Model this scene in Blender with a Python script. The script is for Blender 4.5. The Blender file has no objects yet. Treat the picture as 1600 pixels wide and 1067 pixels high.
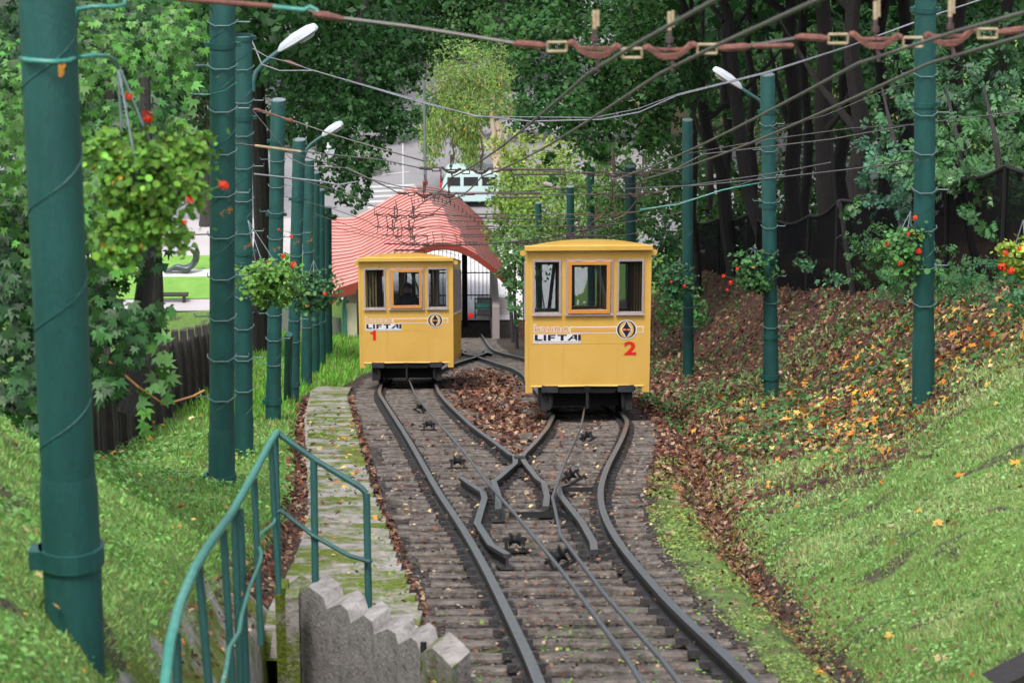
import bpy, bmesh, math, random
import numpy as np
from mathutils import Vector, Matrix
random.seed(7); RNG = np.random.default_rng(11)
PI = math.pi
SC = bpy.context.scene
COL = SC.collection
# ---------------------------------------------------------------- camera, sky, sun, exposure
A = math.radians(18.0)                       # the incline of the line
DV = np.array([0, math.cos(A), -math.sin(A)]); NV = np.array([0, math.sin(A), math.cos(A)])
F = 4400.0; HC = 2.3
def W(X, S, N):                              # incline coordinates -> world
    return np.array([X, 0, 0]) + S*DV + N*NV
cam_d = bpy.data.cameras.new('camera'); cam = bpy.data.objects.new('camera', cam_d); COL.objects.link(cam)
cam.location = W(0, 0, HC)
cam.rotation_euler = (math.radians(90 - 19.22), 0, math.radians(-1.41))
cam_d.sensor_width = 36; cam_d.lens = F/1600*36; cam_d.clip_end = 2000; cam_d.clip_start = 0.5
cam_d.dof.use_dof = True; cam_d.dof.focus_distance = 50; cam_d.dof.aperture_fstop = 6.3
SC.camera = cam
w = bpy.data.worlds.new('World'); SC.world = w; w.use_nodes = True
nt = w.node_tree; bg = nt.nodes['Background']
SUN_EL, SUN_AZ = math.radians(62), math.radians(200)
sk = nt.nodes.new('ShaderNodeTexSky'); sk.sky_type = 'NISHITA'; sk.sun_disc = False
sk.sun_elevation = SUN_EL; sk.sun_rotation = SUN_AZ; sk.air_density = 1.0; sk.dust_density = 3.0; sk.ozone_density = 1.0
hs = nt.nodes.new('ShaderNodeHueSaturation'); hs.inputs['Saturation'].default_value = 0.42; hs.inputs['Value'].default_value = 1.0
nt.links.new(sk.outputs[0], hs.inputs['Color']); nt.links.new(hs.outputs[0], bg.inputs[0]); bg.inputs[1].default_value = 0.15
sd = bpy.data.lights.new('sun', 'SUN'); sd.energy = 1.3; sd.angle = math.radians(14); sd.color = (1, .96, .9)
sun = bpy.data.objects.new('sun', sd); COL.objects.link(sun)
sdir = Vector((math.sin(SUN_AZ)*math.cos(SUN_EL), math.cos(SUN_AZ)*math.cos(SUN_EL), math.sin(SUN_EL)))
sun.rotation_euler = sdir.to_track_quat('Z', 'Y').to_euler()
SC.view_settings.view_transform = 'Standard'; SC.view_settings.look = 'None'
SC.view_settings.exposure = 1.21; SC.view_settings.gamma = 1
SC.cycles.use_denoising = True; SC.cycles.max_bounces = 6; SC.cycles.diffuse_bounces = 3
SC.cycles.transmission_bounces = 4; SC.cycles.transparent_max_bounces = 6
SC.cycles.use_adaptive_sampling = True; SC.cycles.adaptive_threshold = 0.02
try: SC.cycles.denoiser = 'OPENIMAGEDENOISE'
except Exception: pass

# ---------------------------------------------------------------- helpers
def P(x, y, D):                              # a sighted point of the place at distance D down the line
    return W((x-696)*D/F, D, HC-(y-440)*D/F)
def XS(x, D): return (x-696)*D/F
def tag(o, label=None, cat=None, group=None, kind=None):
    if label: o['label'] = label
    if cat: o['category'] = cat
    if group: o['group'] = group
    if kind: o['kind'] = kind
    return o
def empty(name, loc=(0, 0, 0)):
    o = bpy.data.objects.new(name, None); COL.objects.link(o); o.location = loc; return o
def thing(name, loc, label, cat, group=None):
    return tag(empty(name, loc), label, cat, group)
def rootloc(o):
    v = Vector((0, 0, 0))
    while o is not None: v = v + o.location; o = o.parent
    return np.array(v)
def link(name, me, m, parent=None, loc=None):
    o = bpy.data.objects.new(name, me); COL.objects.link(o)
    if m is not None and not me.materials: me.materials.append(m)
    if parent is not None: o.parent = parent
    if loc is not None: o.location = loc
    return o
class MB:
    """collects shapes given in world coordinates; build() makes one mesh"""
    def __init__(s): s.v = []; s.f = []; s.m = []; s.mi = 0
    def add(s, vs, fs):
        b = len(s.v); s.v += [tuple(float(c) for c in p) for p in vs]; s.f += [tuple(b+i for i in f) for f in fs]; s.m += [s.mi]*len(fs)
    def box(s, c, sz, ax=None):
        c = np.array(c, float); ax = np.eye(3) if ax is None else np.array(ax, float)
        h = np.array(sz, float)/2; vs = []
        for i in (-1, 1):
            for j in (-1, 1):
                for k in (-1, 1): vs.append(c + ax[0]*h[0]*i + ax[1]*h[1]*j + ax[2]*h[2]*k)
        s.add(vs, [(0,1,3,2),(4,6,7,5),(0,4,5,1),(2,3,7,6),(0,2,6,4),(1,5,7,3)])
    def tube(s, pts, r, n=8, caps=True):
        pts = [np.array(p, float) for p in pts]; k = len(pts)
        rr = r if hasattr(r, '__len__') else [r]*k
        prev = None; rings = []
        for i, p in enumerate(pts):
            t = pts[min(i+1, k-1)] - pts[max(i-1, 0)]; t = t/(np.linalg.norm(t)+1e-12)
            if prev is None:
                a = np.array([0, 0, 1.]) if abs(t[2]) < .9 else np.array([1., 0, 0])
                u = np.cross(t, a)
            else: u = prev - t*np.dot(prev, t)
            u = u/(np.linalg.norm(u)+1e-12); prev = u; v = np.cross(t, u)
            rings.append([p + rr[i]*(u*math.cos(2*PI*j/n) + v*math.sin(2*PI*j/n)) for j in range(n)])
        vs = [q for ring in rings for q in ring]
        fs = [(i*n+j, i*n+(j+1) % n, (i+1)*n+(j+1) % n, (i+1)*n+j) for i in range(k-1) for j in range(n)]
        if caps: fs += [tuple(range(n-1, -1, -1)), tuple((k-1)*n+j for j in range(n))]
        s.add(vs, fs)
    def prism(s, poly, o, ux, uy, d):        # polygon in the plane (o, ux, uy), extruded by vector d
        o, ux, uy, d = (np.array(q, float) for q in (o, ux, uy, d)); n = len(poly)
        a = [o + ux*p[0] + uy*p[1] for p in poly]
        vs = a + [q + d for q in a]
        s.add(vs, [tuple(range(n-1, -1, -1)), tuple(range(n, 2*n))] + [(i, (i+1) % n, n+(i+1) % n, n+i) for i in range(n)])
    def lathe(s, prof, c, n=12, ax=None):
        c = np.array(c, float); ax = np.eye(3) if ax is None else np.array(ax, float); k = len(prof)
        vs = [c + r*(ax[0]*math.cos(2*PI*j/n) + ax[1]*math.sin(2*PI*j/n)) + ax[2]*h for r, h in prof for j in range(n)]
        s.add(vs, [(i*n+j, i*n+(j+1) % n, (i+1)*n+(j+1) % n, (i+1)*n+j) for i in range(k-1) for j in range(n)])
    def build(s, name, m, parent=None, smooth=False, world=True, bevel=0):
        me = bpy.data.meshes.new(name)
        off = rootloc(parent) if (parent is not None and world) else np.zeros(3)
        me.from_pydata([tuple(np.array(p)-off) for p in s.v], [], s.f)
        bm = bmesh.new(); bm.from_mesh(me); bmesh.ops.recalc_face_normals(bm, faces=bm.faces); bm.to_mesh(me); bm.free()
        for mm in (m if isinstance(m, (list, tuple)) else [m]): me.materials.append(mm)
        if isinstance(m, (list, tuple)):
            me.polygons.foreach_set('material_index', s.m)
        if smooth:
            me.polygons.foreach_set('use_smooth', [True]*len(me.polygons)); me.set_sharp_from_angle(angle=math.radians(35))
        o = link(name, me, None, parent)
        if bevel:
            b = o.modifiers.new('b', 'BEVEL'); b.width = bevel; b.segments = 2; b.limit_method = 'ANGLE'
        return o
def smooth(o):
    o.data.polygons.foreach_set('use_smooth', [True]*len(o.data.polygons)); return o
def mesh_np(name, verts, k, cols=None, faces=None, smooth=False):
    """verts (n,3); faces are consecutive runs of k verts unless faces (m,k) is given"""
    me = bpy.data.meshes.new(name); n = len(verts)
    if faces is None: faces = np.arange(n).reshape(-1, k)
    m = len(faces)
    me.vertices.add(n); me.vertices.foreach_set('co', np.asarray(verts, np.float32).ravel())
    me.loops.add(m*k); me.loops.foreach_set('vertex_index', faces.astype(np.int32).ravel())
    me.polygons.add(m); me.polygons.foreach_set('loop_start', np.arange(0, m*k, k, dtype=np.int32))
    try: me.polygons.foreach_set('loop_total', np.full(m, k, np.int32))
    except Exception: pass
    if cols is not None:
        a = me.attributes.new('tint', 'FLOAT_COLOR', 'POINT')
        a.data.foreach_set('color', np.concatenate([cols, np.ones((n, 1))], 1).astype(np.float32).ravel())
    me.update(calc_edges=True)
    if smooth: me.polygons.foreach_set('use_smooth', np.ones(m, bool))
    return me

# ---------------------------------------------------------------- materials
def newmat(name):
    m = bpy.data.materials.new(name); m.use_nodes = True
    return m, m.node_tree, m.node_tree.nodes['Principled BSDF']
def nd(t, ty, **kw):
    n = t.nodes.new(ty)
    for k, v in kw.items():
        if k in n.inputs: n.inputs[k].default_value = v
        else: setattr(n, k, v)
    return n
def mat(name, c1, c2=None, rough=.6, scale=8, bump=0.0, bscale=None, metal=0.0, spec=.5, spots=None, sscale=6, sthr=.62, stretch=None, coat=0):
    m, t, b = newmat(name)
    b.inputs['Roughness'].default_value = rough; b.inputs['Metallic'].default_value = metal
    b.inputs['Specular IOR Level'].default_value = spec; b.inputs['Coat Weight'].default_value = coat
    co = nd(t, 'ShaderNodeTexCoord'); vec = co.outputs['Object']
    if stretch:
        mp = nd(t, 'ShaderNodeMapping'); mp.inputs['Scale'].default_value = stretch
        t.links.new(vec, mp.inputs[0]); vec = mp.outputs[0]
    col = None
    if c2 is not None:
        n = nd(t, 'ShaderNodeTexNoise', Scale=scale, Detail=6.0, Roughness=.65); t.links.new(vec, n.inputs['Vector'])
        r = nd(t, 'ShaderNodeValToRGB'); r.color_ramp.elements[0].position = .33; r.color_ramp.elements[1].position = .68
        r.color_ramp.elements[0].color = (*c1, 1); r.color_ramp.elements[1].color = (*c2, 1)
        t.links.new(n.outputs['Fac'], r.inputs[0]); col = r.outputs[0]
    if spots is not None:
        n2 = nd(t, 'ShaderNodeTexNoise', Scale=sscale, Detail=5.0, Roughness=.7); t.links.new(co.outputs['Object'], n2.inputs['Vector'])
        r2 = nd(t, 'ShaderNodeValToRGB'); r2.color_ramp.elements[0].position = sthr; r2.color_ramp.elements[1].position = min(1, sthr+.04)
        t.links.new(n2.outputs['Fac'], r2.inputs[0])
        mx = nd(t, 'ShaderNodeMixRGB'); t.links.new(r2.outputs[0], mx.inputs[0])
        if col is not None: t.links.new(col, mx.inputs[1])
        else: mx.inputs[1].default_value = (*c1, 1)
        mx.inputs[2].default_value = (*spots, 1); col = mx.outputs[0]
    if col is not None: t.links.new(col, b.inputs['Base Color'])
    else: b.inputs['Base Color'].default_value = (*c1, 1)
    if bump:
        n3 = nd(t, 'ShaderNodeTexNoise', Scale=bscale or scale*3, Detail=5.0); t.links.new(vec, n3.inputs['Vector'])
        bp = nd(t, 'ShaderNodeBump', Strength=bump, Distance=.02); t.links.new(n3.outputs['Fac'], bp.inputs['Height'])
        t.links.new(bp.outputs[0], b.inputs['Normal'])
    return m
def leafmat(name, rough=.45, trans=.25, spec=.5):
    m, t, b = newmat(name); at = nd(t, 'ShaderNodeAttribute'); at.attribute_name = 'tint'
    t.links.new(at.outputs['Color'], b.inputs['Base Color']); b.inputs['Roughness'].default_value = rough
    b.inputs['Specular IOR Level'].default_value = spec
    tr = nd(t, 'ShaderNodeBsdfTranslucent'); hv = nd(t, 'ShaderNodeHueSaturation', Value=1.3, Saturation=1.1)
    t.links.new(at.outputs['Color'], hv.inputs['Color']); t.links.new(hv.outputs[0], tr.inputs[0])
    mx = nd(t, 'ShaderNodeMixShader'); mx.inputs[0].default_value = trans
    t.links.new(b.outputs[0], mx.inputs[1]); t.links.new(tr.outputs[0], mx.inputs[2])
    t.links.new(mx.outputs[0], t.nodes['Material Output'].inputs[0]); return m
M = {}
M['leaf'] = leafmat('leaf', .5, .22, .18); M['leafgloss'] = leafmat('leaf_glossy', .45, .18, .3); M['dryleaf'] = leafmat('dry_leaf', .7, .12, .25); M['blade'] = leafmat('grass_blade', .55, .25, .3)
M['petal'] = leafmat('petal', .6, .2, .2)
M['green'] = mat('green_paint', (.005, .046, .043), (.011, .074, .068), .52, 2.2, .25, 40, stretch=(3, 3, .8), spots=(.30, .13, .02), sscale=2.6, sthr=.645)
M['green2'] = mat('green_paint_dark', (.006, .045, .040), (.008, .055, .049), .45, 3, .1, 60, spots=(.10, .10, .07), sscale=3, sthr=.7)
M['greenpale'] = mat('green_rail_paint', (.02, .16, .12), (.06, .23, .19), .4, 14, .1, spots=(.3, .36, .34), sscale=9, sthr=.62)
M['iron'] = mat('painted_iron', (.05, .11, .11), (.10, .14, .14), .5, 20)
M['rust'] = mat('rust', (.085, .032, .030), (.20, .075, .050), .75, 30, .4)
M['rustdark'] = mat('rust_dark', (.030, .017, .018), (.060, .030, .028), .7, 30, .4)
M['cream'] = mat('cream_ceramic', (.32, .28, .17), (.20, .12, .07), .4, 40)
M['wire'] = mat('wire', (.10, .095, .09), (.16, .14, .12), .55, 50, metal=.3)
M['wiredark'] = mat('wire_dark', (.035, .033, .035), (.06, .05, .05), .6, 30)
M['cablegrey'] = mat('cable_grey', (.13, .13, .16), (.22, .22, .25), .5, 30)
M['steelrail'] = mat('rail_steel', (.012, .011, .013), (.035, .030, .030), .6, 12, .3, 60, metal=.25, stretch=(1, 1, 1))
M['railtop'] = mat('rail_head_steel', (.12, .12, .13), (.24, .245, .27), .36, 20, .1, metal=.75)
M['blackiron'] = mat('black_iron', (.005, .005, .006), (.011, .010, .011), .7, 20, .2, metal=.3)  # blackened so the shade under the cars is put into the colour
M['rope'] = mat('steel_rope', (.10, .10, .12), (.16, .165, .19), .38, 60, .3, 200, metal=.6)
M['lamp'] = mat('lamp_housing', (.46, .49, .52), (.36, .39, .42), .4, 12)
M['lampglass'] = mat('lamp_glass', (.35, .36, .36), None, .2)
M['galv'] = mat('galvanised', (.20, .24, .25), (.15, .19, .20), .4, 20, metal=.4)
def concrete(name, g1, g2, moss, thr, sc=2.0, dark=(.05, .045, .04)):
    m, t, b = newmat(name); b.inputs['Roughness'].default_value = .85; b.inputs['Specular IOR Level'].default_value = .25
    g = nd(t, 'ShaderNodeNewGeometry'); vec = g.outputs['Position']
    n = nd(t, 'ShaderNodeTexNoise', Scale=9.0, Detail=8.0, Roughness=.7); t.links.new(vec, n.inputs['Vector'])
    r = nd(t, 'ShaderNodeValToRGB'); e = r.color_ramp.elements
    e[0].position = .25; e[0].color = (*dark, 1); e[1].position = .72; e[1].color = (*g2, 1); k = e.new(.42); k.color = (*g1, 1)
    t.links.new(n.outputs['Fac'], r.inputs[0])
    n2 = nd(t, 'ShaderNodeTexNoise', Scale=sc, Detail=9.0, Roughness=.72); t.links.new(vec, n2.inputs['Vector'])
    r2 = nd(t, 'ShaderNodeValToRGB'); r2.color_ramp.elements[0].position = thr; r2.color_ramp.elements[1].position = thr+.10
    t.links.new(n2.outputs['Fac'], r2.inputs[0])
    n4 = nd(t, 'ShaderNodeTexNoise', Scale=30.0, Detail=3.0); t.links.new(vec, n4.inputs['Vector'])
    r4 = nd(t, 'ShaderNodeValToRGB'); r4.color_ramp.elements[0].position = .3; r4.color_ramp.elements[1].position = .7
    r4.color_ramp.elements[0].color = (moss[0]*.5, moss[1]*.5, moss[2]*.5, 1); r4.color_ramp.elements[1].color = (*moss, 1)
    t.links.new(n4.outputs['Fac'], r4.inputs[0])
    mx = nd(t, 'ShaderNodeMixRGB'); t.links.new(r2.outputs[0], mx.inputs[0]); t.links.new(r.outputs[0], mx.inputs[1]); t.links.new(r4.outputs[0], mx.inputs[2])
    t.links.new(mx.outputs[0], b.inputs['Base Color'])
    n3 = nd(t, 'ShaderNodeTexNoise', Scale=38.0, Detail=6.0); t.links.new(vec, n3.inputs['Vector'])
    bp = nd(t, 'ShaderNodeBump', Strength=.7, Distance=.02); t.links.new(n3.outputs['Fac'], bp.inputs['Height']); t.links.new(bp.outputs[0], b.inputs['Normal'])
    return m
M['step'] = concrete('mossy_concrete', (.22, .20, .185), (.36, .33, .31), (.12, .16, .018), .445, 1.3)
M['nosing'] = concrete('worn_concrete', (.26, .24, .225), (.42, .40, .38), (.14, .17, .03), .60, 2.0)
M['stair'] = concrete('stair_concrete', (.20, .185, .175), (.34, .32, .31), (.09, .13, .02), .66, 2.4)
M['berm'] = concrete('mossy_kerb', (.20, .18, .155), (.29, .27, .24), (.13, .17, .035), .42, 1.6, (.07, .06, .05))
M['sleeper'] = concrete('old_sleeper', (.070, .058, .050), (.200, .172, .150), (.10, .12, .03), .62, 2.2, (.018, .017, .016))
M['yellow'] = mat('yellow_paint', (.57, .345, .075), (.615, .38, .094), .38, 2.0, .05, 40, coat=.2, spots=(.58, .36, .085), sscale=1.3, sthr=.56)
M['yellowfilm'] = mat('yellow_film', (.57, .345, .075), (.61, .375, .09), .3, 4)
M['yellowroof'] = mat('yellow_roof', (.56, .35, .08), (.62, .40, .10), .5, 5)
M['winframe'] = mat('grey_frame', (.36, .31, .30), (.28, .24, .235), .5, 20)
M['wood'] = mat('orange_wood', (.46, .19, .045), (.58, .26, .07), .45, 6, .1, stretch=(3, 3, 14))
M['rubber'] = mat('rubber', (.02, .02, .022), None, .7)
M['interior'] = mat('interior', (.035, .027, .022), (.055, .040, .030), .7, 4)
M['seatred'] = mat('seat', (.09, .035, .025), None, .6)
M['red'] = mat('red_paint', (.62, .015, .012), None, .45)
M['navy'] = mat('navy_vinyl', (.015, .014, .035), None, .4)
M['white'] = mat('white_vinyl', (.66, .66, .68), None, .45)
M['orange'] = mat('orange_vinyl', (.62, .24, .07), None, .45)
M['roofseam'] = mat('roof_seam', (.30, .07, .06), None, .5)
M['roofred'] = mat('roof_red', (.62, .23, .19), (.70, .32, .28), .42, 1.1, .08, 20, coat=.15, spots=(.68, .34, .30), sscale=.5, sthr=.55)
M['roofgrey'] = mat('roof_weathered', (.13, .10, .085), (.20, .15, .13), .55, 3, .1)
M['fascia'] = mat('roof_fascia', (.22, .035, .025), (.28, .05, .035), .5, 5)
M['creamwall'] = mat('cream_wall', (.50, .47, .33), (.56, .53, .40), .8, 3, .1)
M['whitewall'] = mat('white_wall', (.52, .50, .50), (.62, .60, .60), .8, 2, .1)
M['darkwood'] = mat('fence_wood', (.022, .018, .019), (.052, .040, .038), .8, 5, .5, 30, stretch=(6, 6, 1))
M['bark'] = mat('bark', (.013, .011, .011), (.028, .023, .023), .9, 5, .9, 14, stretch=(4, 4, 1))
M['barkgrey'] = mat('bark_grey', (.026, .021, .021), (.050, .041, .039), .9, 5, .9, 14, stretch=(4, 4, 1))
M['birch'] = mat('birch_bark', (.55, .50, .44), (.62, .42, .24), .8, 2, .3, spots=(.06, .05, .05), sscale=3, sthr=.6)
M['asphalt'] = mat('asphalt', (.20, .19, .20), (.25, .24, .25), .85, .6, .1, 30)
M['paving'] = mat('paving', (.36, .33, .33), (.42, .39, .39), .85, .7, .1, 20)
M['rustspot'] = mat('rust_spot', (.42, .17, .02), (.55, .24, .03), .8, 60)
M['stalk'] = mat('stalk', (.07, .14, .03), None, .6)
M['paint'] = mat('road_paint', (.46, .46, .46), None, .6)
M['bronze'] = mat('bronze', (.05, .065, .07), (.12, .14, .15), .4, 6, .1, metal=.5)
M['van'] = mat('van_paint', (.50, .66, .66), None, .3, coat=.5)
M['tyre'] = mat('tyre', (.02, .02, .02), None, .8)
M['chrome'] = mat('chrome', (.5, .5, .52), None, .25, metal=.9)
M['jacket'] = mat('dark_jacket', (.012, .012, .018), None, .8)
M['skin'] = mat('skin', (.42, .25, .19), None, .6)
M['hair'] = mat('hair', (.02, .015, .012), None, .7)
M['building'] = mat('building_plaster', (.45, .36, .22), (.50, .41, .27), .85, .5)
M['buildingw'] = mat('building_pale', (.55, .53, .52), (.62, .60, .60), .85, .5)
M['bowl'] = mat('basket_bowl', (.02, .04, .03), None, .7)
def glass(name, c, al, rough=.05):
    m, t, b = newmat(name); b.inputs['Base Color'].default_value = (*c, 1); b.inputs['Roughness'].default_value = rough
    b.inputs['Specular IOR Level'].default_value = .6
    tr = nd(t, 'ShaderNodeBsdfTransparent'); tr.inputs[0].default_value = (.93, .96, .96, 1)
    mx = nd(t, 'ShaderNodeMixShader'); mx.inputs[0].default_value = al
    t.links.new(tr.outputs[0], mx.inputs[1]); t.links.new(b.outputs[0], mx.inputs[2])
    t.links.new(mx.outputs[0], t.nodes['Material Output'].inputs[0]); return m
M['glass'] = glass('window_glass', (.012, .013, .018), .22)
M['netting'] = glass('shade_netting', (.006, .006, .007), .87, 1.0)
M['chainlink'] = glass('chain_link', (.05, .08, .07), .3, .8)

for k_ in ('netting',):
    M[k_].node_tree.nodes['Principled BSDF'].inputs['Specular IOR Level'].default_value = .05
# ---------------------------------------------------------------- the lie of the land
def smooth_interp(tab, sc=F/3000, sig=1.2):
    d = np.array([t[0] for t in tab], float)*sc; v = np.array([t[1] for t in tab], float)
    xs = np.arange(0, 160, .25); ys = np.interp(xs, d, v)
    k = np.exp(-.5*(np.arange(-16, 17)*.25/sig)**2); k /= k.sum()
    ys = np.convolve(np.pad(ys, 16, 'edge'), k, 'valid')
    return lambda s: np.interp(s, xs, ys)
R_OUT = smooth_interp([(0,1.84),(11,1.756),(13.4,1.58),(14.9,1.54),(17,1.49),(19.3,1.54),(21.3,1.69),(23.7,1.97),(27.8,2.53),(31.5,2.98),(35,3.08),(49,3.08),(52.5,2.98),(56.2,2.53),(60.3,1.97),(62.7,1.69),(65,1.56),(70,1.52),(109,1.52)])
L_OUT = smooth_interp([(0,.6),(11,.53),(12.95,.43),(15.2,.314),(17.9,.143),(21,-.1),(28.3,-.58),(36.1,-1.14),(40,-1.42),(43.7,-1.49),(49,-1.47),(52.5,-1.2),(56.2,-.67),(60.3,-.11),(62.7,.15),(65,.28),(70,.32),(109,.32)])
DITCH = smooth_interp([(0,2.55),(12.7,2.68),(17.5,2.78),(22,3.1),(28,3.75),(34,4.25),(40,4.6),(55,4.6),(80,4.4),(109,4.2)])
WALK_L = smooth_interp([(0,-1.2),(15,-1.3),(19,-1.38),(26.5,-1.93),(34,-2.5),(42.5,-3.0),(44,-2.9),(46.5,-2.3),(58,-1.1),(64,-.5),(109,-.35)])
def WALK_R(s): return L_OUT(s) - np.interp(s, [0, 18, 25, 40, 60], [.58, .60, .72, .75, .70])
def sst(a, b, x):
    t = np.clip((x-a)/(b-a), 0, 1); return t*t*(3-2*t)
def vnoise(x, y, seed=0):                    # cheap value noise, vectorised
    x = np.asarray(x, float); y = np.asarray(y, float)
    xi = np.floor(x).astype(np.int64); yi = np.floor(y).astype(np.int64); fx = x-xi; fy = y-yi
    fx = fx*fx*(3-2*fx); fy = fy*fy*(3-2*fy)
    def h(a, b):
        n = (a*374761393 + b*668265263 + seed*1442695041) & 0x7fffffff
        n = ((n ^ (n >> 13))*1274126177) & 0x7fffffff; n = n ^ (n >> 16); return (n & 0xffff)/65535.
    return (h(xi, yi)*(1-fx)+h(xi+1, yi)*fx)*(1-fy) + (h(xi, yi+1)*(1-fx)+h(xi+1, yi+1)*fx)*fy
def fbm(x, y, seed=0, o=4):
    r = 0; a = .5
    for i in range(o): r = r + a*vnoise(x*2**i, y*2**i, seed+i*17); a *= .5
    return r/(1-.5**o)
S1 = 124.0                                   # where the incline meets the level street
def ground_N(X, S):
    X = np.asarray(X, float); S = np.asarray(S, float)
    n = np.full(np.broadcast(X, S).shape, -.160); X, S = np.broadcast_arrays(X, S)
    n = n + (fbm(X*4, S*4, 3)-.5)*.035
    # right: kerb, ditch, bank
    dt = DITCH(S); t = X-dt
    kerb = sst(R_OUT(S)+.35, R_OUT(S)+.6, X); n = n + kerb*.03
    n = n - .22*np.exp(-((t+.16)/.17)**2)
    st = np.interp(S, [10, 20, 33, 50, 70], [.34, .29, .20, .14, .10])
    bank = np.where(t > 0, np.clip(t, 0, 2.0)*st*1.5, 0)
    bank = bank + np.clip(t-2.0, 0, 2.4)*np.interp(S, [15, 33, 50, 70, 100], [.55, .62, .85, 1.0, 1.25])
    far = np.clip(X-8.8, 0, 60)
    bank = bank + far*.16
    bank = bank*(1-.55*sst(95, 125, S))
    bank = bank + np.where(t > 0, (fbm(X*1.1, S*.7, 9)-.5)*.35*np.clip(t, 0, 1) + (fbm(X*4, S*4, 19)-.5)*.10*np.clip(t*2, 0, 1), 0)
    n = n + bank
    # left: ditch, grass, mound
    wl = WALK_L(S); u = wl-X
    n = n - .10*np.exp(-((u-.14)/.13)**2)
    n = n + np.where(u > .1, np.interp(np.clip(u, 0, 6), [0, .3, 3, 6], [0, .02, .05, .40]), 0)
    m = np.interp(S, [0, 14, 18, 22, 27, 34], [1., 1., .9, .6, .32, 0])
    n = n + (np.clip(-1.2-X, 0, .52)*1.62 + np.clip(-1.78-X, 0, 1.1)*.85 + np.clip(-2.88-X, 0, 9)*.15)*m
    n = n + np.where(u > 0, (fbm(X*2, S*1.5, 29)-.5)*.22*np.clip(u*2, 0, 1)*(.4+m), 0)
    n = n - 1.5*(1-sst(-.05, .2, S-np.interp(X, [-1.2, 0], [20.75, 17.9])))*sst(-1.30, -1.2, X)*(1-sst(-.34, -.22, X))*(S > 8)
    n = n - sst(-7.5, -22, X)*sst(45, 100, S)*1.5
    return n
def flatten(S): return 1-sst(S1-6, S1+14, S)
def G(X, S, dn=0.0):                         # ground point in world coordinates, arrays allowed
    X = np.asarray(X, float); S = np.asarray(S, float)
    hill = np.maximum(1-sst(S1-6, S1+14, S), sst(9, 30, X)*.0)
    N = ground_N(X, S)*hill + (-.15)*(1-hill) + dn
    Sc = np.minimum(S, S1); ex = np.maximum(S-S1, 0)
    base = X[..., None]*np.array([1, 0, 0]) + Sc[..., None]*DV + N[..., None]*NV
    base = base + ex[..., None]*np.array([0, 1, 0])
    # right of the line the hillside keeps its height behind the fence
    hr = sst(11, 34, X)*np.clip(ex, 0, 60)*.0
    base[..., 2] += hr
    return base
Z0 = float(G(np.array(-10.), np.array(160.))[2]); Y1 = float((S1*DV)[1])
def Pg(x, y, z=None):                        # sighted point on the level street
    z = Z0 if z is None else z
    el = math.radians(19.22) + math.atan((y-533.5)/F); d = (W(0, 0, HC)[2]-z)/math.tan(el)
    Y = W(0, 0, HC)[1]+d; return np.array([(x-696)/F*math.hypot(d, 42)*1.0, Y, z])

def grid_axis(segs):
    out = []
    for a, b, st in segs: out += list(np.arange(a, b, st))
    out.append(segs[-1][1]); return np.array(out)
gx = grid_axis([(-160, -40, 12), (-40, -12, 2), (-12, -4, .4), (-4, 7, .11), (7, 14, .35), (14, 40, 2), (40, 160, 12)])
gs = grid_axis([(2, 9, .5), (9, 40, .16), (40, 70, .3), (70, 130, .8), (130, 200, 3), (200, 420, 20)])
XX, SS = np.meshgrid(gx, gs); pts = G(XX, SS).reshape(-1, 3); nx, ny = len(gx), len(gs)
ii = (np.arange(ny-1)[:, None]*nx + np.arange(nx-1)[None]).ravel()
fc = np.stack([ii, ii+1, ii+nx+1, ii+nx], 1)
# what grows or lies where: R grass, G leaf litter, B bare oily ballast (real ground cover, read by the material)
def zones(X, S):
    dt = DITCH(S); t = X-dt; wl = WALK_L(S); u = wl-X
    inb = ((X > L_OUT(S)-.9) & (X < R_OUT(S)+.75))
    ballast = sst(L_OUT(S)-1.0, L_OUT(S)-.85, X)*(1-sst(R_OUT(S)+np.interp(S, [16, 27, 36], [.25, .42, .55]), R_OUT(S)+np.interp(S, [16, 27, 36], [.40, .62, .8]), X))
    nz = fbm(X*.9, S*.5, 41); nz2 = fbm(X*2.5, S*2, 43)
    edge = 29.5 + (X-4)*.7 + (nz-.5)*13                     # beyond this line the bank is leaf litter
    lit = sst(-4, 5, S-edge)*(t > -.1)
    grass = np.where(t > 0, 1-lit*.93, 0) + np.where(u > .22, 1, 0)
    grass = grass*np.where(nz2 < .36, .35, 1)
    grass = np.clip(grass, 0, 1)*(1-.8*((X > 8.2) & (S > 20) & (S < 125)))
    litter = np.clip(lit + np.exp(-((t+.16)/.12)**2)*sst(17, 26, S)*1.2 + np.exp(-((u-.12)/.12)**2)*sst(20, 24, S) + np.exp(-((X-.93)/.75)**2)*sst(36, 42, S)*(1-sst(72, 80, S))*1.2
              + (t > -1.2)*(t <= 0)*sst(28, 40, S+(nz-.5)*12), 0, 1)
    kz = (X > R_OUT(S)+np.interp(S, [16, 27, 36], [.3, .48, .6]))*(t < -.2)*(1-sst(34, 44, S)); grass = np.where(kz > 0, .25+.75*nz2*kz, grass)
    street = sst(S1+1, S1+5, S)
    return np.stack([np.where(S > S1+3, ((X < -2) | (X > 5))*1., grass), litter*(1-street), ballast*(S < 132)], -1)
zc = zones(XX, SS).reshape(-1, 3)
gm, t, b = newmat('ground'); b.inputs['Roughness'].default_value = .9; b.inputs['Specular IOR Level'].default_value = .2
at = nd(t, 'ShaderNodeAttribute'); at.attribute_name = 'tint'; sp = nd(t, 'ShaderNodeSeparateColor'); t.links.new(at.outputs['Color'], sp.inputs[0])
gg = nd(t, 'ShaderNodeNewGeometry')
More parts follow.
